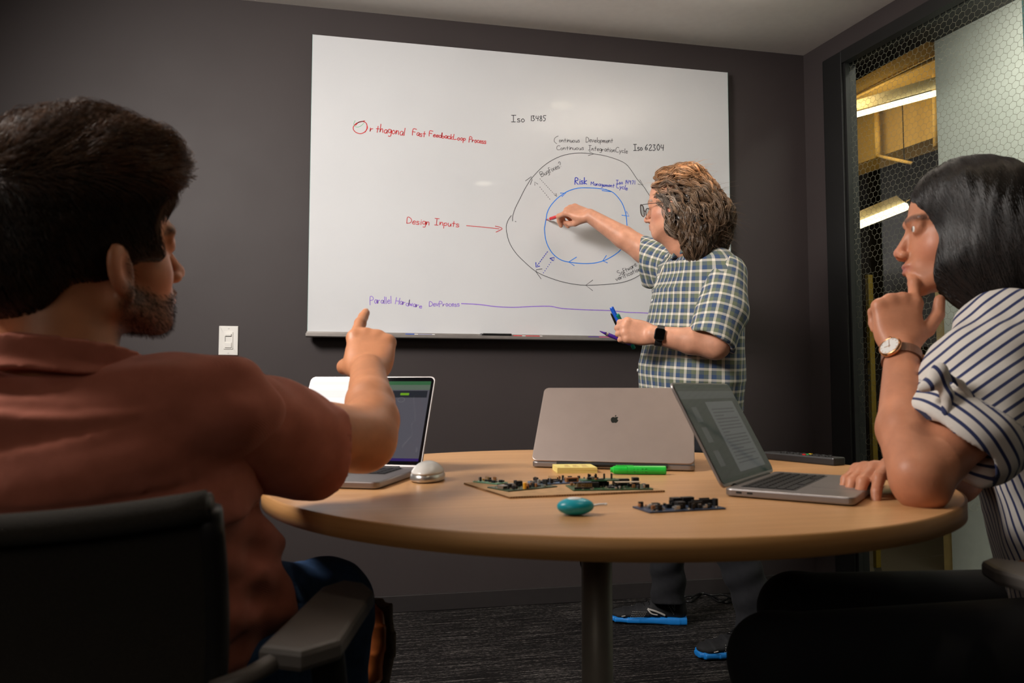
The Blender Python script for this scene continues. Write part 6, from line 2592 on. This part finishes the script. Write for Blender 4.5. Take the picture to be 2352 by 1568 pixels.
    rt = hM[:3, :3] @ np.array([1, 0, 0])
    upv = np.array([0, 0, 1.0])
    rs = np.random.RandomState(7)
    jit = rs.normal(0, .10, (len(roots), 3))
    sgn = np.sign(q[:, 0])[:, None]

    def fl(P, i, G):
        return (-upv[None] * 1.0 + rt[None] * sgn * .5 * (i < 5) - fwd[None] * .30 + jit).astype(f32)
    paths = flow(hm, roots, fl, 14, (.0095 + .005 * rs.rand(len(roots))).astype(f32), .0018)
    tn = (.5 + 1.2 * rs.rand(len(roots)))[:, None] * np.array([[1.15, 1.0, .95]])
    strands('hair_strands', paths, .0006, HM, hs, tn)['kind'] = 'stuff'

    # watch on the near wrist
    ctr = wr * .86 + mid * .14
    wM = frame(ctr, None, wr - mid, cd3(-.78, -.62, .1))
    Mw = Matrix(wM.tolist())
    M_RG = mat('rose_gold', (0.72, 0.36, 0.17, 1), 0.22, 0.95, noise=0.02)
    M_LS = mat('brown_leather_strap', (0.20, 0.09, 0.055, 1), 0.5, noise=0.1, nscale=80, bump=0.2)
    wt = empty('wrist_watch', (0, 0, 0), 0, o)
    WR = .0262
    ring = bmesh.new()
    N = 40
    for k in range(N):
        a0, a1 = 2 * PI * k / N, 2 * PI * (k + 1) / N
        i = []
        for rr in (WR, WR + .0024):
            for a in (a0, a1):
                for y in (-.0085, .0085):
                    i.append(ring.verts.new((rr * 1.04 * math.sin(a), y, rr * math.cos(a))))
        for f in ((0, 1, 3, 2), (4, 6, 7, 5), (0, 2, 6, 4), (1, 5, 7, 3)):
            ring.faces.new([i[j] for j in f])
    bmesh.ops.remove_doubles(ring, verts=ring.verts[:], dist=1e-5)
    bmesh.ops.recalc_face_normals(ring, faces=ring.faces[:])
    ring.transform(Mw)
    bmo('strap', ring, M_LS, wt)
    Mf = Mw @ Matrix.Translation((0, 0, WR + .001))
    bmo('watch_case', lathe_bm([(0, 0), (.0150, 0), (.0175, .002), (.0180, .005), (.0172, .0075), (.0155, .0085), (.0150, .0078)], 40, M=Mf), M_RG, wt, smooth=True)
    bmo('dial', lathe_bm([(0, .0074), (.0152, .0074)], 40, M=Mf), mat('dial_white', (0.72, 0.70, 0.68, 1), 0.3, noise=0.01), wt)
    hnds = bmesh.new()
    box_bm((-.0004, -.003, .0076), (.0004, .011, .0079), bm=hnds)
    box_bm((-.008, -.0004, .0076), (.002, .0004, .0079), bm=hnds)
    for k in range(12):
        a = k * PI / 6
        own = box_bm((-.0003, .0118, .0075), (.0003, .0140, .0078))
        own.transform(Matrix.Rotation(a, 4, 'Z'))
        me = bpy.data.meshes.new('tmp')
        own.to_mesh(me)
        hnds.from_mesh(me)
        own.free()
        bpy.data.meshes.remove(me)
    hnds.transform(Mf)
    bmo('watch_hands', hnds, M_RG, wt)['kind'] = 'stuff'
    bmo('crown', lathe_bm([(0, 0), (.0022, 0), (.0022, .003), (0, .003)], 12, M=Mf @ Matrix.Translation((0, .018, .0045)) @ Matrix.Rotation(-PI / 2, 4, 'X')), M_RG, wt)
    # buckle on the far side of the wrist
    bk = box_bm((-.010, -.0105, -.0014), (.010, .0105, .0018), .0012, 2)
    bk.transform(Mw @ Matrix.Rotation(2.45, 4, 'Y') @ Matrix.Translation((0, 0, WR + .003)))
    bmo('buckle', bk, M_RG, wt)

    # dark trousers and legs under the table
    MTt = mat('black_trousers', (0.004, 0.005, 0.008, 1), 0.9, noise=0.2)
    j = SDF()
    hipc = at(2560, 1500, 1.22)
    hipc[2] = .50
    for sg, kx_ in ((-1, at(1778, 1330, 1.05)), (1, at(1830, 1320, 1.28))):
        h_ = hipc + r_ * .09 * sg
        kk_ = kx_.copy()
        kk_[2] = .52
        an = kk_ + np.array([.03, .02, -.42])
        j.cap(h_, kk_, .085, .062, .03)
        j.cap(kk_, an, .060, .045, .02)
    j.loft([(hipc + up * .14, r_, f_, .155, .13), (hipc, r_, f_, .17, .15)], k=.03)
    jo = j.build('trousers', MTt, o, .006)
    for sg, kx_ in ((-1, at(1778, 1330, 1.05)), (1, at(1830, 1320, 1.28))):
        kk_ = kx_.copy()
        an = kk_ + np.array([.03, .02, 0])
        an[2] = 0
        shoe(o, frame(an + cd3(1, 0, 0) * .06, None, cd3(-.97, .2, 0), (0, 0, 1)), M_PK, M_PORT, .25)
    return o


woman()
# ------------------------------------------------------------------ office chairs
M_CH = mat('chair_black_plastic', (0.016, 0.015, 0.015, 1), 0.45)
M_CM = mat('chair_mesh_fabric', (0.026, 0.021, 0.015, 1), 0.9, noise=0.35, nscale=700, bump=0.8, bscale=900)
M_PAD = mat('arm_pad_grey', (0.105, 0.092, 0.082, 1), 0.5, noise=0.04)


def office_chair(label, loc, rz, armx, pad_z, backy, top, w, pads=None):
    t = empty('office_chair', loc, rz)
    tag(t, label, 'chair', 'black office chairs at the round table')
    s = SDF()
    s.box((0, .02, .425), (w / 2, .235, .030), None, .03, .01)
    s.ell((0, .02, .452), (w / 2 - .01, .225, .018), None, .02)
    s.build('seat', M_CM, t, .008)
    # curved mesh back with side frames and a rolled top
    n, m_ = 16, 18
    V, Fq = [], []

    def bp(u, v, e=0.0):
        x = (u - .5) * w * (1 - .10 * (1 - v))
        y = backy - .035 * (1 - (2 * u - 1) ** 2) + .04 * (1 - v) * 0 - .05 * v + .03 * math.sin(v * PI)
        z = .50 + (top - .50) * v + .018 * (2 * u - 1) ** 2 * v
        return (x, y + e, z)
    for e in (0, -.004):
        for i in range(n + 1):
            for j in range(m_ + 1):
                V.append(bp(i / n, j / m_, e))
    off = (n + 1) * (m_ + 1)
    for i in range(n):
        for j in range(m_):
            a = i * (m_ + 1) + j
            q = (a, a + m_ + 1, a + m_ + 2, a + 1)
            Fq.append(q)
            Fq.append(tuple(off + k for k in q[::-1]))
    me = npmesh('back_mesh', V, Fq)
    obj('back_mesh', me, M_CM, t)
    for u in (0, 1):
        tube('back_frame', [bp(u, v / 12, 0) for v in range(13)], .011, M_CH, t, 10)
    tube('bottom_rail', [bp(u / 12, 0, 0) for u in range(13)], .011, M_CH, t, 10)
    roll = [np.array(bp(u / 20, 1.0, -.004)) + [0, 0, .004] for u in range(21)]
    tube('top_roll', roll, .0140, M_CM, t, 16)
    for u in (0, 1):
        c = roll[0] if u == 0 else roll[-1]
        s_ = -1 if u == 0 else 1
        bmo('roll_end', lathe_bm([(0, .002), (.006, .002), (.0065, .0005), (.0100, .0012), (.0118, 0), (.0118, -.004)], 24, M=frame_M(c + np.array([s_ * .001, 0, 0]), (0, 1, 0), (s_, 0, 0))), M_CH, t, smooth=True)
    for sg in (-1, 1):
        tube('back_bracket', catmull([(sg * .10, backy + .02, .52), (sg * .08, backy + .03, .42), (sg * .05, -.02, .385)], 6), .016, M_CH, t, 8)
        pad = prism([(sg * (armx + x), y - .10) for x, y in ([(-.034, -.115), (.010, -.128), (.040, -.095), (.040, .085), (.020, .125), (-.010, .140), (-.030, .105)] if sg > 0 else [(-.034, -.115), (-.030, .105), (-.010, .140), (.020, .125), (.040, .085), (.040, -.095), (.010, -.128)])],
                    pad_z - .022, pad_z, .006, 2)
        bmo('arm_pad', pad, M_PAD, t)
        tube('arm_post', catmull([(sg * armx, -.10, pad_z - .02), (sg * (armx + .005), -.08, .52), (sg * (armx - .03), -.02, .41), (sg * .12, 0, .39)], 6), .019, M_CH, t, 10)
        tube('arm_link', catmull([(sg * (armx - .012), -.20, pad_z - .012), (sg * (armx - .035), -.235, pad_z - .02), (sg * (w / 2 - .01), backy - .01, pad_z - .03)], 6), .009, M_PAD, t, 8)
    bmo('gas_lift', lathe_bm([(0, .08), (.028, .08), (.028, .26), (.016, .262), (.016, .39), (0, .39)], 20), M_CH, t, smooth=False)
    box('tilt_box', (-.09, -.08, .365), (.09, .10, .395), M_CH, t, bev=.008)
    for k in range(5):
        a = 2 * PI * k / 5 + .3
        d = np.array([math.cos(a), math.sin(a), 0])
        lg = tube('leg', [d * .03 + [0, 0, .11], d * .16 + [0, 0, .095], d * .31 + [0, 0, .07]], [.026, .020, .014], M_CH, t, 8)
        c = d * .31
        sd = np.array([-d[1], d[0], 0])
        for q in (-1, 1):
            bmo('caster', lathe_bm([(0, -.009), (.022, -.009), (.027, -.005), (.027, .005), (.022, .009), (0, .009)], 18, M=frame_M(c + sd * q * .012 + np.array([0, 0, .0275]), (0, 0, 1), sd)), M_CH, lg, smooth=False)
    return t


c0 = CAMP + cR * -.50 + np.array([_F[0], _F[1], 0]) * .955
office_chair('black mesh office chair under the man in the salmon polo, its arm pad in front', (c0[0], c0[1], 0), -YAW, .292, .650, -.235, .772, .47)
c1 = CAMP + cR * .945 + np.array([_F[0], _F[1], 0]) * 1.07
office_chair('black office chair with a grey arm pad under the seated woman', (c1[0], c1[1], 0), -YAW + .22, .300, .668, -.26, .78, .47)
rp = on_z(1843, 1404, .012)
tag(tube('red_item', catmull([rp + np.array([-.02, .0, .0]), rp, rp + np.array([.03, .01, -.004])], 4), .010, M_PR, n=8), 'small bright red plug on the carpet behind the woman\'s chair', 'item')  # unidentified red thing, shaped as a short stub
